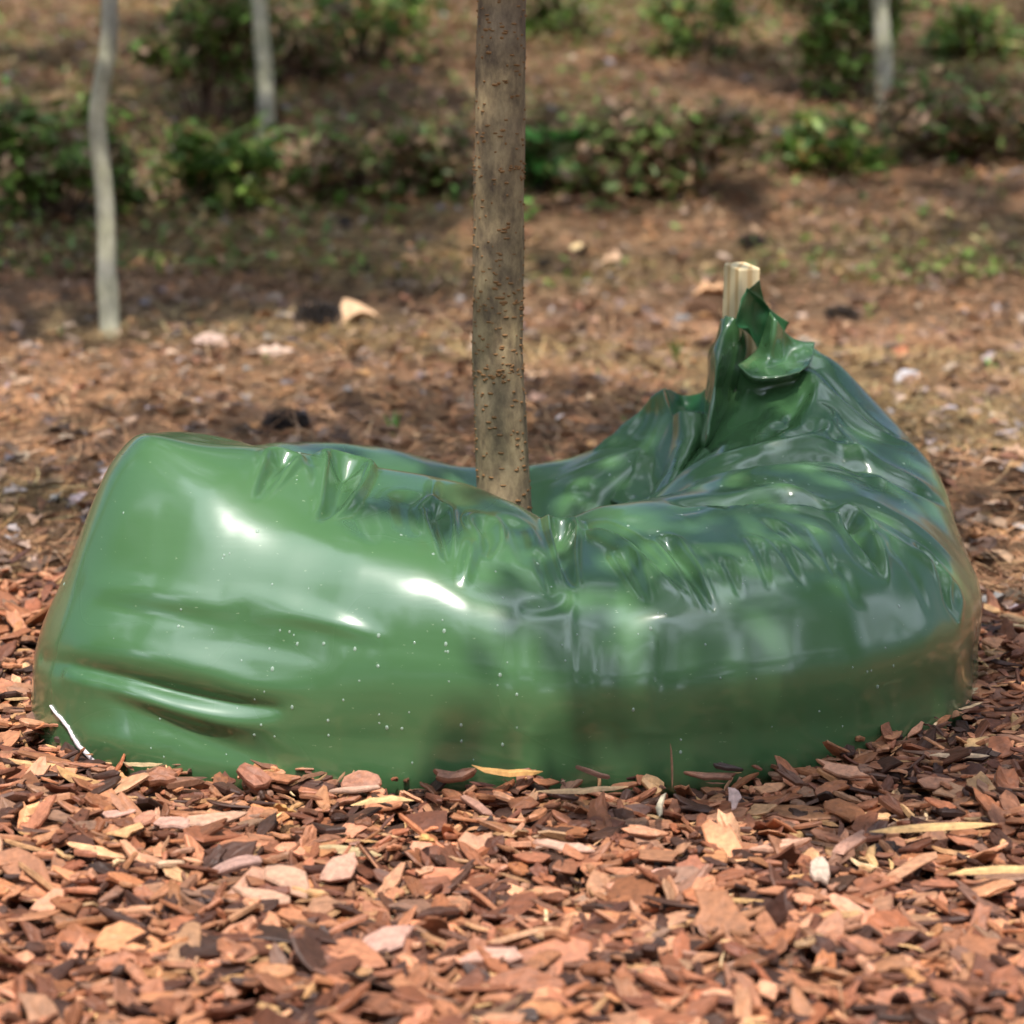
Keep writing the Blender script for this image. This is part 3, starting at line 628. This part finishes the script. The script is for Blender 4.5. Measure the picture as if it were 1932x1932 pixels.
film('side_ear', [
    [(1184,796,.29),(1215,766,.275),(1240,742,.26),(1252,733,.25)],
    [(1160,815,.29),(1200,795,.275),(1240,775,.255),(1262,765,.24)],
    [(1138,834,.285),(1190,826,.265),(1235,812,.245),(1270,783,.225)],
    [(1120,852,.28),(1190,845,.245),(1240,838,.225),(1273,818,.205)],
    [(1100,885,.26),(1180,905,.19),(1240,918,.165),(1272,900,.14)],
    [(1095,925,.22),(1170,950,.14),(1225,965,.11),(1262,955,.08)]], seed=6, wr=.002)
film('ear_inside', [
    [(1252,733,.25),(1268,738,.28),(1288,746,.29),(1318,742,.28),(1337,728,.26)],
    [(1262,760,.24),(1280,764,.275),(1300,767,.28),(1320,760,.27),(1336,752,.25)],
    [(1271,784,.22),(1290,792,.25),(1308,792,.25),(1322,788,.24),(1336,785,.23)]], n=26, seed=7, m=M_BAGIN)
film('ear_fold', [
    [(1271,782,.215),(1288,775,.195),(1310,776,.195),(1336,779,.21)],
    [(1268,830,.195),(1284,832,.165),(1305,832,.16),(1324,830,.175)],
    [(1252,885,.165),(1266,889,.125),(1282,889,.12),(1298,882,.16)],
    [(1214,960,.10),(1228,968,.07),(1240,966,.06),(1252,955,.10)]], seed=8, wr=.0018)
# the frayed white tear down the left corner of the bag
def tear():
    pts = [(97,1331),(106,1344),(117,1356),(130,1372),(139,1390),(150,1408),(165,1422),(178,1438),(190,1456)]
    L = []
    for p in pts:
        d = (at(p[0], p[1], 0) - CAM).normalized(); best = None
        h = _bvh.ray_cast(CAM, d); L.append(h)
    V, F = [], []; r = random.Random(3)
    fine = []
    for a, b_ in zip(L[:-1], L[1:]):
        if a[0] is None or b_[0] is None: continue
        for k in range(4): fine.append((a[0].lerp(b_[0], k / 4), (a[1] if a[1].dot(CAM - a[0]) > 0 else -a[1])))
    m = len(fine)
    for i, (p, nn) in enumerate(fine):
        t = (fine[min(i + 1, m - 1)][0] - fine[max(i - 1, 0)][0]).normalized(); sd = t.cross(nn).normalized()
        wv = .0012 + .0022 * (i / m) + r.uniform(-.0006, .0007)
        for s_, hh in ((-1, .0004), (-.5, .0022), (.4, .0026), (1, .0004)): V.append(p + sd * wv * s_ + nn * hh + sd * r.uniform(-.0004, .0004))
    for i in range(m - 1):
        for q in range(3): a = i * 4 + q; F.append((a, a + 1, a + 5, a + 4))
    mm, nt_, n_, b = mat('torn_white'); b.inputs['Base Color'].default_value = (.72, .62, .62, 1); b.inputs['Roughness'].default_value = .7
    o = mesh('tear_strip', np.array(V), F, mm, bag_root); tag(o, 'frayed white tear at the lower left corner')
from mathutils.bvhtree import BVHTree
_st = 4; _S = GB[::_st, ::_st]; _bvh = BVHTree.FromPolygons(_S.reshape(-1, 3).tolist(), gridfaces(_S.shape[0], _S.shape[1], True).tolist())
tear()

# ------------------------------------------------------------------ water drops beaded on the bag
def drop_mesh():
    V, F = [], []; nr, ns = 5, 12
    for i in range(nr):
        a = (i / nr) * math.pi / 2
        for j in range(ns): t = 2 * math.pi * j / ns; V.append((math.cos(a) * math.cos(t), math.cos(a) * math.sin(t), math.sin(a) * .6))
    V.append((0, 0, .6))
    for i in range(nr - 1):
        for j in range(ns): a, b_ = i * ns + j, i * ns + (j + 1) % ns; F.append((a, b_, b_ + ns, a + ns))
    for j in range(ns): F.append(((nr - 1) * ns + j, (nr - 1) * ns + (j + 1) % ns, nr * ns))
    F.append(tuple(range(ns))[::-1]); return np.array(V), F
mw, ntw, nw, bw = mat('water'); bw.inputs['Base Color'].default_value = (.5, .62, .52, 1); bw.inputs['Roughness'].default_value = .06; bw.inputs['IOR'].default_value = 1.5
tw = N(ntw, 'ShaderNodeBsdfTransparent'); mxw = N(ntw, 'ShaderNodeMixShader'); mxw.inputs[0].default_value = .42
ntw.links.new(tw.outputs[0], mxw.inputs[1]); ntw.links.new(bw.outputs[0], mxw.inputs[2]); ntw.links.new(mxw.outputs[0], ntw.nodes['Material Output'].inputs[0])
dv, df = drop_mesh(); drop0 = None; rd = random.Random(4)
extra = []
for _ in range(25): extra.append((rd.randrange(int(NU * .28), int(NU * .55)), rd.randrange(int(NV * .50), int(NV * .74))))
for k, (i, j) in enumerate(list(DROPS) + extra):
    p = Vector(GB[i, j]); nn = Vector(NB[i, j]); s_ = rd.uniform(.0010, .0021) * (1 if k < len(DROPS) else .55)
    if drop0 is None: drop0 = o = mesh('water_drop', dv, df, mw)
    else: o = drop0.copy(); col.objects.link(o)
    o.location = p - nn * s_ * .08; q = nn.to_track_quat('Z', 'Y'); o.rotation_mode = 'QUATERNION'; o.rotation_quaternion = q
    o.scale = (s_ * rd.uniform(.85, 1.0), s_ * rd.uniform(1.0, 1.35), s_)
    tag(o, 'tiny clear water bead clinging to the green bag', 'water drop', 'water beads on the green bag')

# ------------------------------------------------------------------ the wooden stake
def stake():
    root = empty('wooden_stake', tuple(at(1384, 900, .27)), label='new pale wooden stake rising out of the gathered neck of the bag', cat='stake')
    base = root.location.copy(); top = at(1386, 500, .27); h = top.z; root.location = (base.x, base.y, 0)
    m, nt, n, b = mat('sawn_pine'); tc = N(nt, 'ShaderNodeTexCoord')
    mp = N(nt, 'ShaderNodeMapping'); mp.inputs['Scale'].default_value = (1, 1, .03); nt.links.new(tc.outputs['Object'], mp.inputs[0])
    wv = N(nt, 'ShaderNodeTexWave', Scale=34.0, Distortion=3.0, Detail=2.0); wv.bands_direction = 'DIAGONAL'; nt.links.new(mp.outputs[0], wv.inputs[0])
    r = ramp(nt, [(.0, (.80, .64, .38)), (.7, (.78, .60, .34)), (.9, (.68, .47, .23)), (1, (.66, .44, .21))], wv.outputs[0])
    nt.links.new(r.outputs[0], b.inputs['Base Color']); b.inputs['Roughness'].default_value = .6
    V, F = [], []; hw, ch = .0168, .0022; zs = [0, .1, .2, .3, h - .0016, h]
    prof = [(-hw, -hw + ch), (-hw + ch, -hw), (hw - ch, -hw), (hw, -hw + ch), (hw, hw - ch), (hw - ch, hw), (-hw + ch, hw), (-hw, hw - ch)]
    for q, z in enumerate(zs):
        s_ = .95 if q == 5 else 1
        for (x, y) in prof: V.append((x * s_ + .003 * (z - h) / h, y * s_, z + (.0025 * (-x / hw) if q > 3 else 0)))
    for q in range(5):
        for i in range(8): F.append((q * 8 + i, q * 8 + (i + 1) % 8, q * 8 + 8 + (i + 1) % 8, q * 8 + 8 + i))
    F.append(tuple(range(40, 48)))
    o = mesh('stake_post', np.array(V), F, m, root, smooth=False); o.rotation_euler = (0, R(1.2), R(-57))
stake()

# ------------------------------------------------------------------ tubes, trunks, trees
def tube(pts, rad, ns=16, wob=0.0, seed=0):
    pts = [Vector(p) for p in pts]; V, F = [], []; r = random.Random(seed); fr = Vector((1, 0, 0)); m = len(pts)
    for i, p in enumerate(pts):
        t = (pts[min(i + 1, m - 1)] - pts[max(i - 1, 0)]).normalized(); u = (fr - t * fr.dot(t)).normalized(); v = t.cross(u)
        for j in range(ns):
            a = 2 * math.pi * j / ns; rr = rad[i] * (1 + wob * noise.noise(Vector((math.cos(a) * 2, math.sin(a) * 2, p.z * 14 + seed))))
            V.append(tuple(p + (u * math.cos(a) + v * math.sin(a)) * rr))
    for i in range(m - 1):
        for j in range(ns): F.append((i * ns + j, i * ns + (j + 1) % ns, (i + 1) * ns + (j + 1) % ns, (i + 1) * ns + j))
    F.append(tuple(range((m - 1) * ns, m * ns))); return V, F
def join(parts):
    V, F = [], []
    for v, f in parts: b = len(V); V += list(v); F += [tuple(i + b for i in q) for q in f]
    return np.array(V), F
def bark(name, stops, scale, stretch, bs=.5, lich=None):
    m, nt, n, b = mat(name); tc = N(nt, 'ShaderNodeTexCoord'); mp = N(nt, 'ShaderNodeMapping'); mp.inputs['Scale'].default_value = stretch
    nt.links.new(tc.outputs['Object'], mp.inputs[0]); a = N(nt, 'ShaderNodeTexNoise', Scale=float(scale), Detail=7.0, Roughness=.68); nt.links.new(mp.outputs[0], a.inputs[0])
    r = ramp(nt, stops, a.outputs[0]); c = N(nt, 'ShaderNodeTexNoise', Scale=9.0, Detail=3.0); nt.links.new(tc.outputs['Object'], c.inputs[0])
    r2 = ramp(nt, [(.35, (.72, .70, .74)), (.65, (1.2, 1.15, 1.0))], c.outputs[0]); mx = mult(nt, r.outputs[0], r2.outputs[0])
    nt.links.new(mx.outputs[2], b.inputs['Base Color']); b.inputs['Roughness'].default_value = .85; bump(nt, a.outputs[0], b, bs, .003); return m
M_TRUNK = bark('sapling_bark', [(.28, (.075, .052, .036)), (.43, (.19, .140, .085)), (.58, (.31, .235, .14)), (.78, (.45, .36, .22))], 55, (1, 1, .55), .4)
M_GREY = bark('grey_bark', [(.3, (.18, .19, .14)), (.5, (.36, .36, .28)), (.75, (.58, .57, .47))], 22, (1, 1, .5), .4)
M_DARKBARK = bark('pine_bark', [(.3, (.05, .03, .02)), (.6, (.16, .10, .07))], 8, (1, 1, .3), .8)
mlen, _, _, bl = mat('lenticel'); bl.inputs['Base Color'].default_value = (.25, .125, .045, 1); bl.inputs['Roughness'].default_value = .8
GREENS = np.array([(.07, .17, .03), (.10, .23, .04), (.045, .11, .02), (.15, .27, .05)])
def leafquad(k):
    r = np.random.default_rng(800 + k); V = [(-.5, 0, 0), (-.2, -.22, .04), (.2, -.2, .03), (.5, 0, -.05), (.2, .2, .03), (-.2, .22, .04)]
    V = np.array(V) + .03 * r.standard_normal((6, 3)); return V, np.array([(0, 1, 2), (0, 2, 3), (0, 3, 4), (0, 4, 5)])
LEAF = [leafquad(k) for k in range(6)]
def leaf_cloud(name, centres, radii, n, size, parent, seed, pal=GREENS, flat=.6, squash=.7, m=None, pw=None):
    r = np.random.default_rng(seed); k = r.integers(0, len(centres), n); d = r.standard_normal((n, 3)); d /= np.linalg.norm(d, axis=1, keepdims=True)
    rr = r.uniform(0, 1, n) ** .4; P = np.array(centres)[k] + d * (rr * np.array(radii)[k])[:, None] * np.array([1, 1, squash])
    s_ = size * np.exp(.25 * r.standard_normal(n)); pw = np.ones(len(pal)) if pw is None else np.array(pw)
    return scatter(name, LEAF, P, rots(r.uniform(0, 6.3, n), np.abs(r.normal(0, flat, n)), r.uniform(0, 6.3, n)), np.stack([s_] * 3, -1),
                   r.integers(0, 6, n), pick_tint(n, r, pal, pw), m or M_LEAF, parent=parent, world=False)
SHADE_TIPS = []
def young_tree():
    root = empty('young_tree', (-.010, 0, 0), label='slim young tree with brown speckled bark standing inside the green bag', cat='tree')
    spec = [(955,1300,.0335),(953,1100,.0325),(951,960,.0318),(949,900,.0310),(946,840,.0302),(944,780,.0300),(941,720,.0293),(939.5,690,.0295),(938,650,.0288),(940,560,.0287),(941,460,.0290),(941,380,.0286),(941,325,.0288),(943,290,.0284),(944,200,.0280),(945,100,.0278),(947,0,.0272)]
    pts = []; rad = []
    for px, py, rr in spec:
        p = at(px, py, 0); pts.append(Vector((p.x + .010, 0, p.z))); rad.append(rr)
    pts[0].z = -.03
    top = pts[-1]
    for z, dx in ((.83, .003), (.92, .004), (1.02, .006), (1.14, .008), (1.3, .01), (1.6, .0), (2.0, .02), (2.5, .0), (3.0, .03)): pts.append(Vector((dx, .02 * (z - 1), z))); rad.append(.0275 * (3.4 - z) / 2.35 + .002)
    P = cr_open(np.array(pts), 220); Q = cr_open(np.array(rad)[:, None], 220)[:, 0]
    V, F = tube(P, Q, 40, .035, 3); V, F = list(V), list(F); nb = len(F)
    # lenticels: small raised corky spots
    r = random.Random(12); parts = []
    zmax = .80
    for k in range(900):
        z = r.uniform(.1, zmax); a = r.uniform(0, 2 * math.pi)
        if k % 6 == 0: z = at(940, random.Random(k).choice([322, 570, 690, 700]), 0).z + r.gauss(0, .0045) + r.uniform(-.006, .006)
        i = int(np.argmin(np.abs(P[:, 2] - z))); rr = Q[i]; c = Vector((P[i][0], P[i][1], z)); n_ = Vector((math.cos(a), math.sin(a), 0)); t = Vector((-math.sin(a), math.cos(a), 0))
        wv = r.uniform(.0014, .0044); hv = r.uniform(.0010, .0021); hh = r.uniform(.0010, .0022); q = []
        cc = c + n_ * (rr * .992)
        for (u, v, w_) in [(1, 0, 0), (.6, .8, 0), (-.6, .8, 0), (-1, 0, 0), (-.6, -.8, 0), (.6, -.8, 0), (.45, .2, 1), (-.45, .15, 1), (-.2, -.3, .9), (.3, -.3, .85)]:
            q.append(tuple(cc + t * (u * wv) + Vector((0, 0, v * hv)) + n_ * (w_ * hh)))
        parts.append((q, [(0, 1, 6), (1, 2, 7, 6), (2, 3, 7), (3, 4, 8, 7), (4, 5, 9, 8), (5, 0, 6, 9), (6, 7, 8, 9)]))
    LV, LF = join(parts); b = len(V); V = np.concatenate([np.array(V), LV]); F = F + [tuple(i + b for i in f) for f in LF]
    mesh('trunk', V, F, [M_TRUNK, mlen], root, mi=[0] * nb + [1] * len(LF))
    br = []; r = random.Random(5); C = []
    for (tx, ty, tz, t) in [(.10, -.46, .10, 2.1), (.20, -.44, .16, 2.3), (.31, -.40, .12, 2.0), (.42, -.30, .12, 2.4), (.50, -.12, .15, 2.2), (.36, -.22, .22, 1.9), (.22, .02, .2, 2.3),
                            (.50, .02, .2, 2.0), (.02, -.26, .24, 3.0),  (.12, .25, .2, 2.4), (.6, .2, 0, 2.5), (.33, -.48, .05, 2.5), (-.25, .3, .2, 2.6), (.55, -.35, 0, 2.2), (.29, .08, .23, 2.3), (.42, .15, .27, 2.3), (.20, .08, .20, 2.3), (.22, .15, .20, 2.3)]:  # spots to shade; an unseen branch is added sunward of each
        t += .7; e = Vector((tx, ty, tz)) + sdir * t; e.x += .01; s0 = Vector((.01, .0, max(1.15, e.z - .75))); mid = s0.lerp(e, .5) + Vector((0, 0, .05))
        br.append(tube([s0, mid, e], [.010, .006, .003], 6)); SHADE_TIPS.append(tuple(e))
    for k in range(14):
        z = 1.45 + k * .11; a = k * 2.4; L = .95 - k * .035; e = Vector((math.cos(a) * L, math.sin(a) * L, z + L * .55)); s0 = Vector((.01, .02 * (z - 1), z))
        mid = s0.lerp(e, .5) + Vector((0, 0, .06)); br.append(tube([s0, mid, e], [.011, .007, .003], 6)); C += [tuple(mid), tuple(e), tuple(s0.lerp(e, .75))]
    bv, bf = join(br); mesh('branches', bv, bf, M_TRUNK, root)
    leaf_cloud('crown', C + SHADE_TIPS, [.30] * len(C) + [.20] * (len(SHADE_TIPS) - 4) + [.11] * 4, 3200, .07, root, 31)  # crown mesh includes the added leaf clusters that shade the bag
young_tree()

def thin_tree(label, path, Y, rad, seed):
    base = at(*path[-1], Y); root = empty('grey_sapling', (base.x, Y, float(hgt(base.x, Y))), label=label, cat='tree', group='thin grey saplings behind the bag')
    pts = [Vector(at(px, py, Y)) - root.location for px, py in reversed(path)]; pts[0].z = -.06
    d = pts[-1].z; x = pts[-1].x
    for k in range(1, 6): pts.append(Vector((x + .03 * math.sin(k * 2 + seed), 0, d + k * .45)))
    n = 90; P = cr_open(np.array(pts), n); t = P[:, 2] / P[-1, 2]; rr = rad * (1.06 - .75 * t) * (1 + .5 * np.exp(-(P[:, 2] / .05)) * .3)
    V, F = tube(P, rr, 18, .14, seed); mesh('trunk', np.array(V), F, M_GREY, root)
    C = [(x + .5 * math.cos(k * 2.4), .5 * math.sin(k * 2.4), d + .9 + .12 * k) for k in range(12)]
    br = [tube([(x, 0, c[2] - .35), c], [.009, .003], 6) for c in C]; bv, bf = join(br); mesh('branches', bv, bf, M_GREY, root)
    leaf_cloud('crown', C, [.34] * 12, 1300, .10, root, 60 + seed)
def ydist(py):
    """depth at which the line of sight at row py meets the terrain"""
    for Y in np.linspace(0, 40, 4001):
        p = at(966, py, Y)
        if p.z <= hgt(p.x, Y): return float(Y)
    return 40.0
thin_tree('tallest looking grey sapling with a crooked trunk, farthest left', [(206,-10),(203,100),(188,180),(184,240),(193,330),(200,420),(202,520),(206,600),(212,648)], ydist(645), .0225, 1)
thin_tree('straight pale grey sapling between the two left shrubs', [(488,-10),(493,60),(499,130),(502,200),(502,266)], ydist(262), .031, 2)
thin_tree('pale grey sapling at the upper right', [(1660,-10),(1664,60),(1668,130),(1669,215)], ydist(212), .032, 3)

# ------------------------------------------------------------------ forest round the clearing: shade and reflections
GP = np.array([(.03, .085, .02), (.05, .12, .03), (.02, .055, .015), (.07, .14, .03)])
def big_tree(x, y, H, cr, n, seed, label, low=.42, dx=0):
    root = empty('tall_tree', (x, y, float(hgt(x, y))), label=label, cat='tree', group='tall trees around the clearing')
    V, F = tube([(0, 0, -.1), (.05, 0, H * .4), (0, .06, H * .75), (0, 0, H)], [.17, .13, .08, .02], 12, .1, seed)
    r = random.Random(seed); C, Rr, br = [], [], [(V, F)]
    for k in range(16 if low > .3 else 26):
        z = H * r.uniform(low, .98); a = r.uniform(0, 6.3); L = cr * r.uniform(.3, 1) * (1.15 - .5 * z / H); e = (math.cos(a) * L + dx, math.sin(a) * L, z + .3)
        br.append(tube([(0, 0, z - .5), e], [.05, .015], 6)); C.append(e); Rr.append(r.uniform(.5, .95))
    bv, bf = join(br); mesh('trunk', bv, bf, M_DARKBARK, root); leaf_cloud('crown', C, Rr, n, .26, root, 900 + seed, pal=GP)
for a in BIG: big_tree(*a)

# ------------------------------------------------------------------ shrubs, sprouts, cones, leaves behind
def shrub(label, px, py, wpx, hpx, n, pal, seed, name='shrub', pw=None, size=.05, Y=None):
    Y = Y or ydist(py); p = at(px, py, Y); sc = (p - CAM).length / FPX; W = wpx * sc / 2; H = hpx * sc
    root = empty(name, (p.x, Y, float(hgt(p.x, Y))), label=label, cat='shrub', group='shrubs on the slope behind the bag')
    r = random.Random(seed); st, C, Rr = [], [], []
    for k in range(22):
        e = (r.uniform(-1, 1) * W * .85, r.uniform(-.5, .5) * W, H * r.uniform(.12, .85)); C.append(e); Rr.append(min(W, H) * (r.uniform(.25, .48) if k < 14 else r.uniform(.5, .8)))
        st.append(tube([(e[0] * .2, e[1] * .2, -.02), (e[0] * .6, e[1] * .6, e[2] * .6), e], [.008, .006, .003], 5))
    bv, bf = join(st); mesh('stems', bv, bf, M_DARKBARK, root)
    leaf_cloud('foliage', C, Rr, n, size, root, 1200 + seed, pal=pal, flat=.9, pw=pw)
DK = np.array([(.16, .29, .06), (.22, .37, .08), (.24, .17, .09), (.26, .18, .11), (.11, .18, .04)])
LT = np.array([(.13, .24, .04), (.20, .31, .06), (.08, .16, .03), (.42, .22, .09), (.30, .30, .08)])
BR = np.array([(.32, .20, .12), (.18, .12, .07), (.38, .25, .15), (.15, .23, .06), (.13, .19, .05)])
def cover():
    r = np.random.default_rng(77); n = 34000; y = 3.8 + r.uniform(0, 1, n) ** 1.2 * 10; x = r.uniform(-1, 1, n) * ((y + 2.65) * .235 + .2)
    f = np.array([noise.noise(Vector((a * 1.1, b * .8, 3.3))) for a, b in zip(x, y)]); k = f + .3 * r.standard_normal(n) + .10 * (y > 5.5) > .04; x, y = x[k], y[k]; n = len(x)
    s_ = r.uniform(.02, .05, n); pal = np.array([(.22, .19, .07), (.14, .21, .05), (.32, .22, .10), (.11, .10, .04), (.18, .27, .06)])
    o = scatter('ground_cover', LEAF, np.stack([x, y, hgt(x, y) + .01 + .05 * r.uniform(0, 1, n)], -1), rots(r.uniform(0, 6.3, n), np.abs(r.normal(0, .7, n)), r.uniform(0, 6.3, n)),
                np.stack([s_] * 3, -1), r.integers(0, 6, n), pick_tint(n, r, pal, np.ones(5)), M_LEAF)
    tag(o, 'low olive green ground cover creeping between the shrubs on the slope', 'ground cover', kind='stuff')
cover()
shrub('big dark green shrub behind the crooked grey sapling', 105, 440, 300, 240, 1984, DK, 1)
shrub('dark shrub leaning beside the straight grey sapling, top left', 390, 225, 230, 290, 2108, DK, 2)
shrub('bright leafy shrub with orange tips right of the crooked sapling', 405, 405, 220, 150, 930, LT, 3, pw=[3, 3, 3, 1, 1])
shrub('bright shrub at the top, left of the brown trunk', 690, 120, 230, 165, 930, LT, 4, pw=[3, 3, 3, 1, 1])
shrub('low brown thicket left of the brown trunk', 720, 368, 340, 135, 1488, BR, 5)
shrub('broad leaved green shrub just right of the brown trunk', 1060, 365, 150, 130, 384, np.array([(.07, .22, .035), (.10, .28, .05), (.12, .13, .05)]), 6, size=.085)
shrub('dull brown thicket in the middle distance, right of centre', 1250, 372, 330, 165, 1860, BR, 7)
shrub('bright leafy shrub with orange tips, right of centre', 1580, 352, 190, 125, 682, LT, 8, pw=[3, 3, 3, 1, 1])
shrub('dark brown thicket at the right edge', 1830, 325, 300, 135, 1612, BR, 9)
shrub('dark shrub leaning beside the upper right sapling', 1590, 190, 230, 240, 1860, DK, 10)
shrub('bright shrub at the top, right of centre', 1310, 105, 170, 130, 558, LT, 11, pw=[3, 3, 3, 1, 1])
shrub('bright shrub in the top right corner', 1850, 90, 160, 120, 558, LT, 12, pw=[3, 3, 3, 1, 1])
shrub('dark low shrub at the top, just right of the brown trunk', 1050, 75, 160, 110, 620, DK, 13)
shrub('dark brush between the top left shrub and the bright shrub', 570, 150, 190, 150, 930, BR, 14)

def cone(label, px, py, size, yaw, tint, grp='fallen pine cones'):
    Y = ydist(py); p = at(px, py, Y); root = empty('pine_cone', (p.x, Y, float(hgt(p.x, Y)) + size * .35), R(yaw), label=label, cat='pine cone', group=grp)
    V, F = [], []; n = 90
    core, cf = tube([(-.5, 0, 0), (-.3, 0, 0), (.1, 0, 0), (.5, 0, 0)], [.08, .2, .2, .03], 10)
    V += list(core); F += [tuple(f) for f in cf]
    for k in range(n):
        t = k / n; x = -.48 + t * .95; a = k * 2.4; rr = .36 * math.sin(math.pi * (t * .8 + .15)) ** .8 + .04
        d = Vector((-.12, math.cos(a), math.sin(a))); u = Vector((0, -math.sin(a), math.cos(a))); c = Vector((x, 0, 0)); b = len(V)
        tip = c + d * rr; V += [tuple(c - u * .03), tuple(c + u * .03), tuple(c + d * rr * .7 + u * .085), tuple(tip), tuple(c + d * rr * .7 - u * .085), tuple(c + d * rr * .72 + Vector((.05, 0, 0)))]
        F += [(b, b + 1, b + 2, b + 5), (b, b + 5, b + 4), (b + 5, b + 2, b + 3), (b + 5, b + 3, b + 4), (b, b + 4, b + 3), (b + 1, b + 3, b + 2)]
    V = np.array(V) * size; mesh('cone_scales', V, F, M_LITTER, root, smooth=False, colr=np.tile(np.array(tint), (len(V), 1)))
DG = (.075, .06, .055)
cone('dark grey pine cone, farthest back left of the trunk', 650, 440, .075, 70, DG)
cone('large dark open pine cone beside a curled tan leaf', 605, 640, .115, 20, DG)
cone('dark open pine cone just behind the left end of the bag', 545, 830, .085, 30, DG)
cone('dark pine cone lying above the wooden stake', 1420, 478, .085, 10, DG)
cone('brown pine cone immediately left of the stake top', 1325, 590, .085, -15, (.24, .13, .075))
cone('dark pine cone right of the stake top', 1590, 600, .095, 5, (.09, .07, .055))
cone('small brown pine cone below the one by the stake', 1330, 668, .06, 40, (.15, .08, .05))
cone('small black pine cone right of the trunk', 1030, 512, .05, 0, (.05, .04, .035))
def dead(label, px, py, size, yaw, tint, k, tilt=20):
    Y = ydist(py); p = at(px, py, Y); V, F = DLEAF[k]; M = rots(np.array([R(yaw)]), np.array([R(tilt)]), np.array([0.]))[0]
    V = (V * size) @ M.T; V[:, 2] -= V[:, 2].min(); o = mesh('dead_leaf', V, F, M_LITTER, colr=np.tile(np.array(tint), (len(V), 1)))
    o.location = (p.x, Y, float(hgt(p.x, Y)) + .012); tag(o, label, 'dead leaf', 'single dead leaves on the straw')
dead('big curled tan leaf right of the large dark cone', 675, 628, .13, 20, (.62, .40, .24), 1)
dead('oval straw yellow leaf right of the trunk', 1096, 476, .075, 35, (.68, .50, .26), 4, 10)
dead('pale orange leaf above the small black cone', 1165, 508, .09, 10, (.50, .32, .20), 6)
dead('white grey leaf low left of the trunk', 690, 420, .05, 10, (.6, .52, .42), 3)
dead('pale tan leaf behind the left shoulder of the bag', 520, 695, .08, 0, (.52, .38, .30), 5)
dead('grey lobed leaf right of the bag neck', 1715, 705, .075, 30, (.42, .40, .42), 7)
dead('rust red leaf upper right of the bag neck', 1700, 680, .06, 60, (.36, .13, .06), 8, 30)
dead('salmon leaf behind the top of the stake', 1345, 566, .12, 0, (.56, .32, .17), 9, 8)
dead('tan leaf lying far left of the trunk', 400, 690, .10, -20, (.48, .34, .28), 10)
def sprout(label, px, py, hpx, n, seed, blade=False, grp='green seedlings in the pine straw'):
    Y = ydist(py) if py > 0 else 1; p = at(px, py, Y); sc = (p - CAM).length / FPX; H = hpx * sc
    root = empty('seedling' if not blade else 'grass_tuft', (p.x, Y, float(hgt(p.x, Y))), label=label, cat='seedling' if not blade else 'grass', group=grp)
    r = random.Random(seed); parts = []
    if blade:
        for k in range(n):
            a = r.uniform(0, 6.3); L = H * r.uniform(.6, 1); d = Vector((math.cos(a), math.sin(a), 0)); s_ = Vector((-d.y, d.x, 0)) * .004
            q = [Vector((0, 0, 0)), d * L * .12 + Vector((0, 0, L * .5)), d * L * .4 + Vector((0, 0, L))]
            parts.append(([tuple(q[0] - s_), tuple(q[0] + s_), tuple(q[1] + s_), tuple(q[1] - s_), tuple(q[2])], [(0, 1, 2, 3), (3, 2, 4)]))
        V, F = join(parts); mesh('blades', V, F, M_LEAF, root, colr=np.tile(np.array((.12, .30, .05)), (len(V), 1)))
    else:
        V, F = tube([(0, 0, -.01), (0, 0, H * .6), (.004, 0, H)], [.002, .0016, .001], 5); mesh('stem', np.array(V), F, M_LEAF, root, colr=np.tile(np.array((.10, .2, .04)), (len(V), 1)))
        leaf_cloud('leaves', [(0, 0, H * .55), (0, 0, H)], [H * .45] * 2, n, H * .55, root, 1700 + seed, pal=np.array([(.16, .36, .06), (.22, .42, .09)]), flat=.4)
for a in [('grass tuft standing left of the trunk behind the bag', 742, 822, 60, 9, 1, True), ('grass tuft left of the stake', 1275, 690, 65, 8, 2, True),
          ('grass tuft at the left ear of the bag neck', 1178, 798, 32, 6, 3, True), ('tiny grass tuft at the far left edge', 8, 985, 26, 6, 4, True)]: sprout(*a, grp='grass tufts behind the bag')
for a in [('seedling below the crooked grey sapling', 120, 645, 22, 7, 5), ('seedling left of the large dark cone', 500, 702, 22, 6, 6), ('seedling by the trunk above the bag neck', 1125, 722, 20, 6, 7),
          ('bright seedling right of the bag neck', 1692, 655, 34, 8, 8), ('seedling above the dark cone at the right', 1640, 592, 28, 7, 9), ('bright seedling at the right, upper', 1892, 532, 26, 7, 10),
          ('seedling at the right, lower', 1865, 690, 28, 7, 11), ('seedling near the thicket at far right', 1795, 345, 30, 8, 12), ('pale seedling under the brown thicket', 640, 400, 40, 9, 13),
          ('yellow green seedling left of the trunk', 748, 425, 42, 10, 14), ('seedling right of the crooked sapling', 310, 480, 22, 7, 15), ('seedling between sapling and cone', 380, 628, 20, 6, 16),
          ('yellow seedling at the trunk, upper right side', 1000, 425, 40, 9, 17), ('seedling at far right in the sunny strip', 1885, 410, 24, 7, 18), ('small seedling right of the dark thicket', 1525, 525, 24, 7, 19),
          ('seedling under the bright right shrub', 1740, 440, 26, 7, 20), ('seedling in the open right of the stake', 1590, 498, 20, 6, 21), ('seedling beside the low brown thicket', 860, 385, 34, 8, 22)]: sprout(*a)
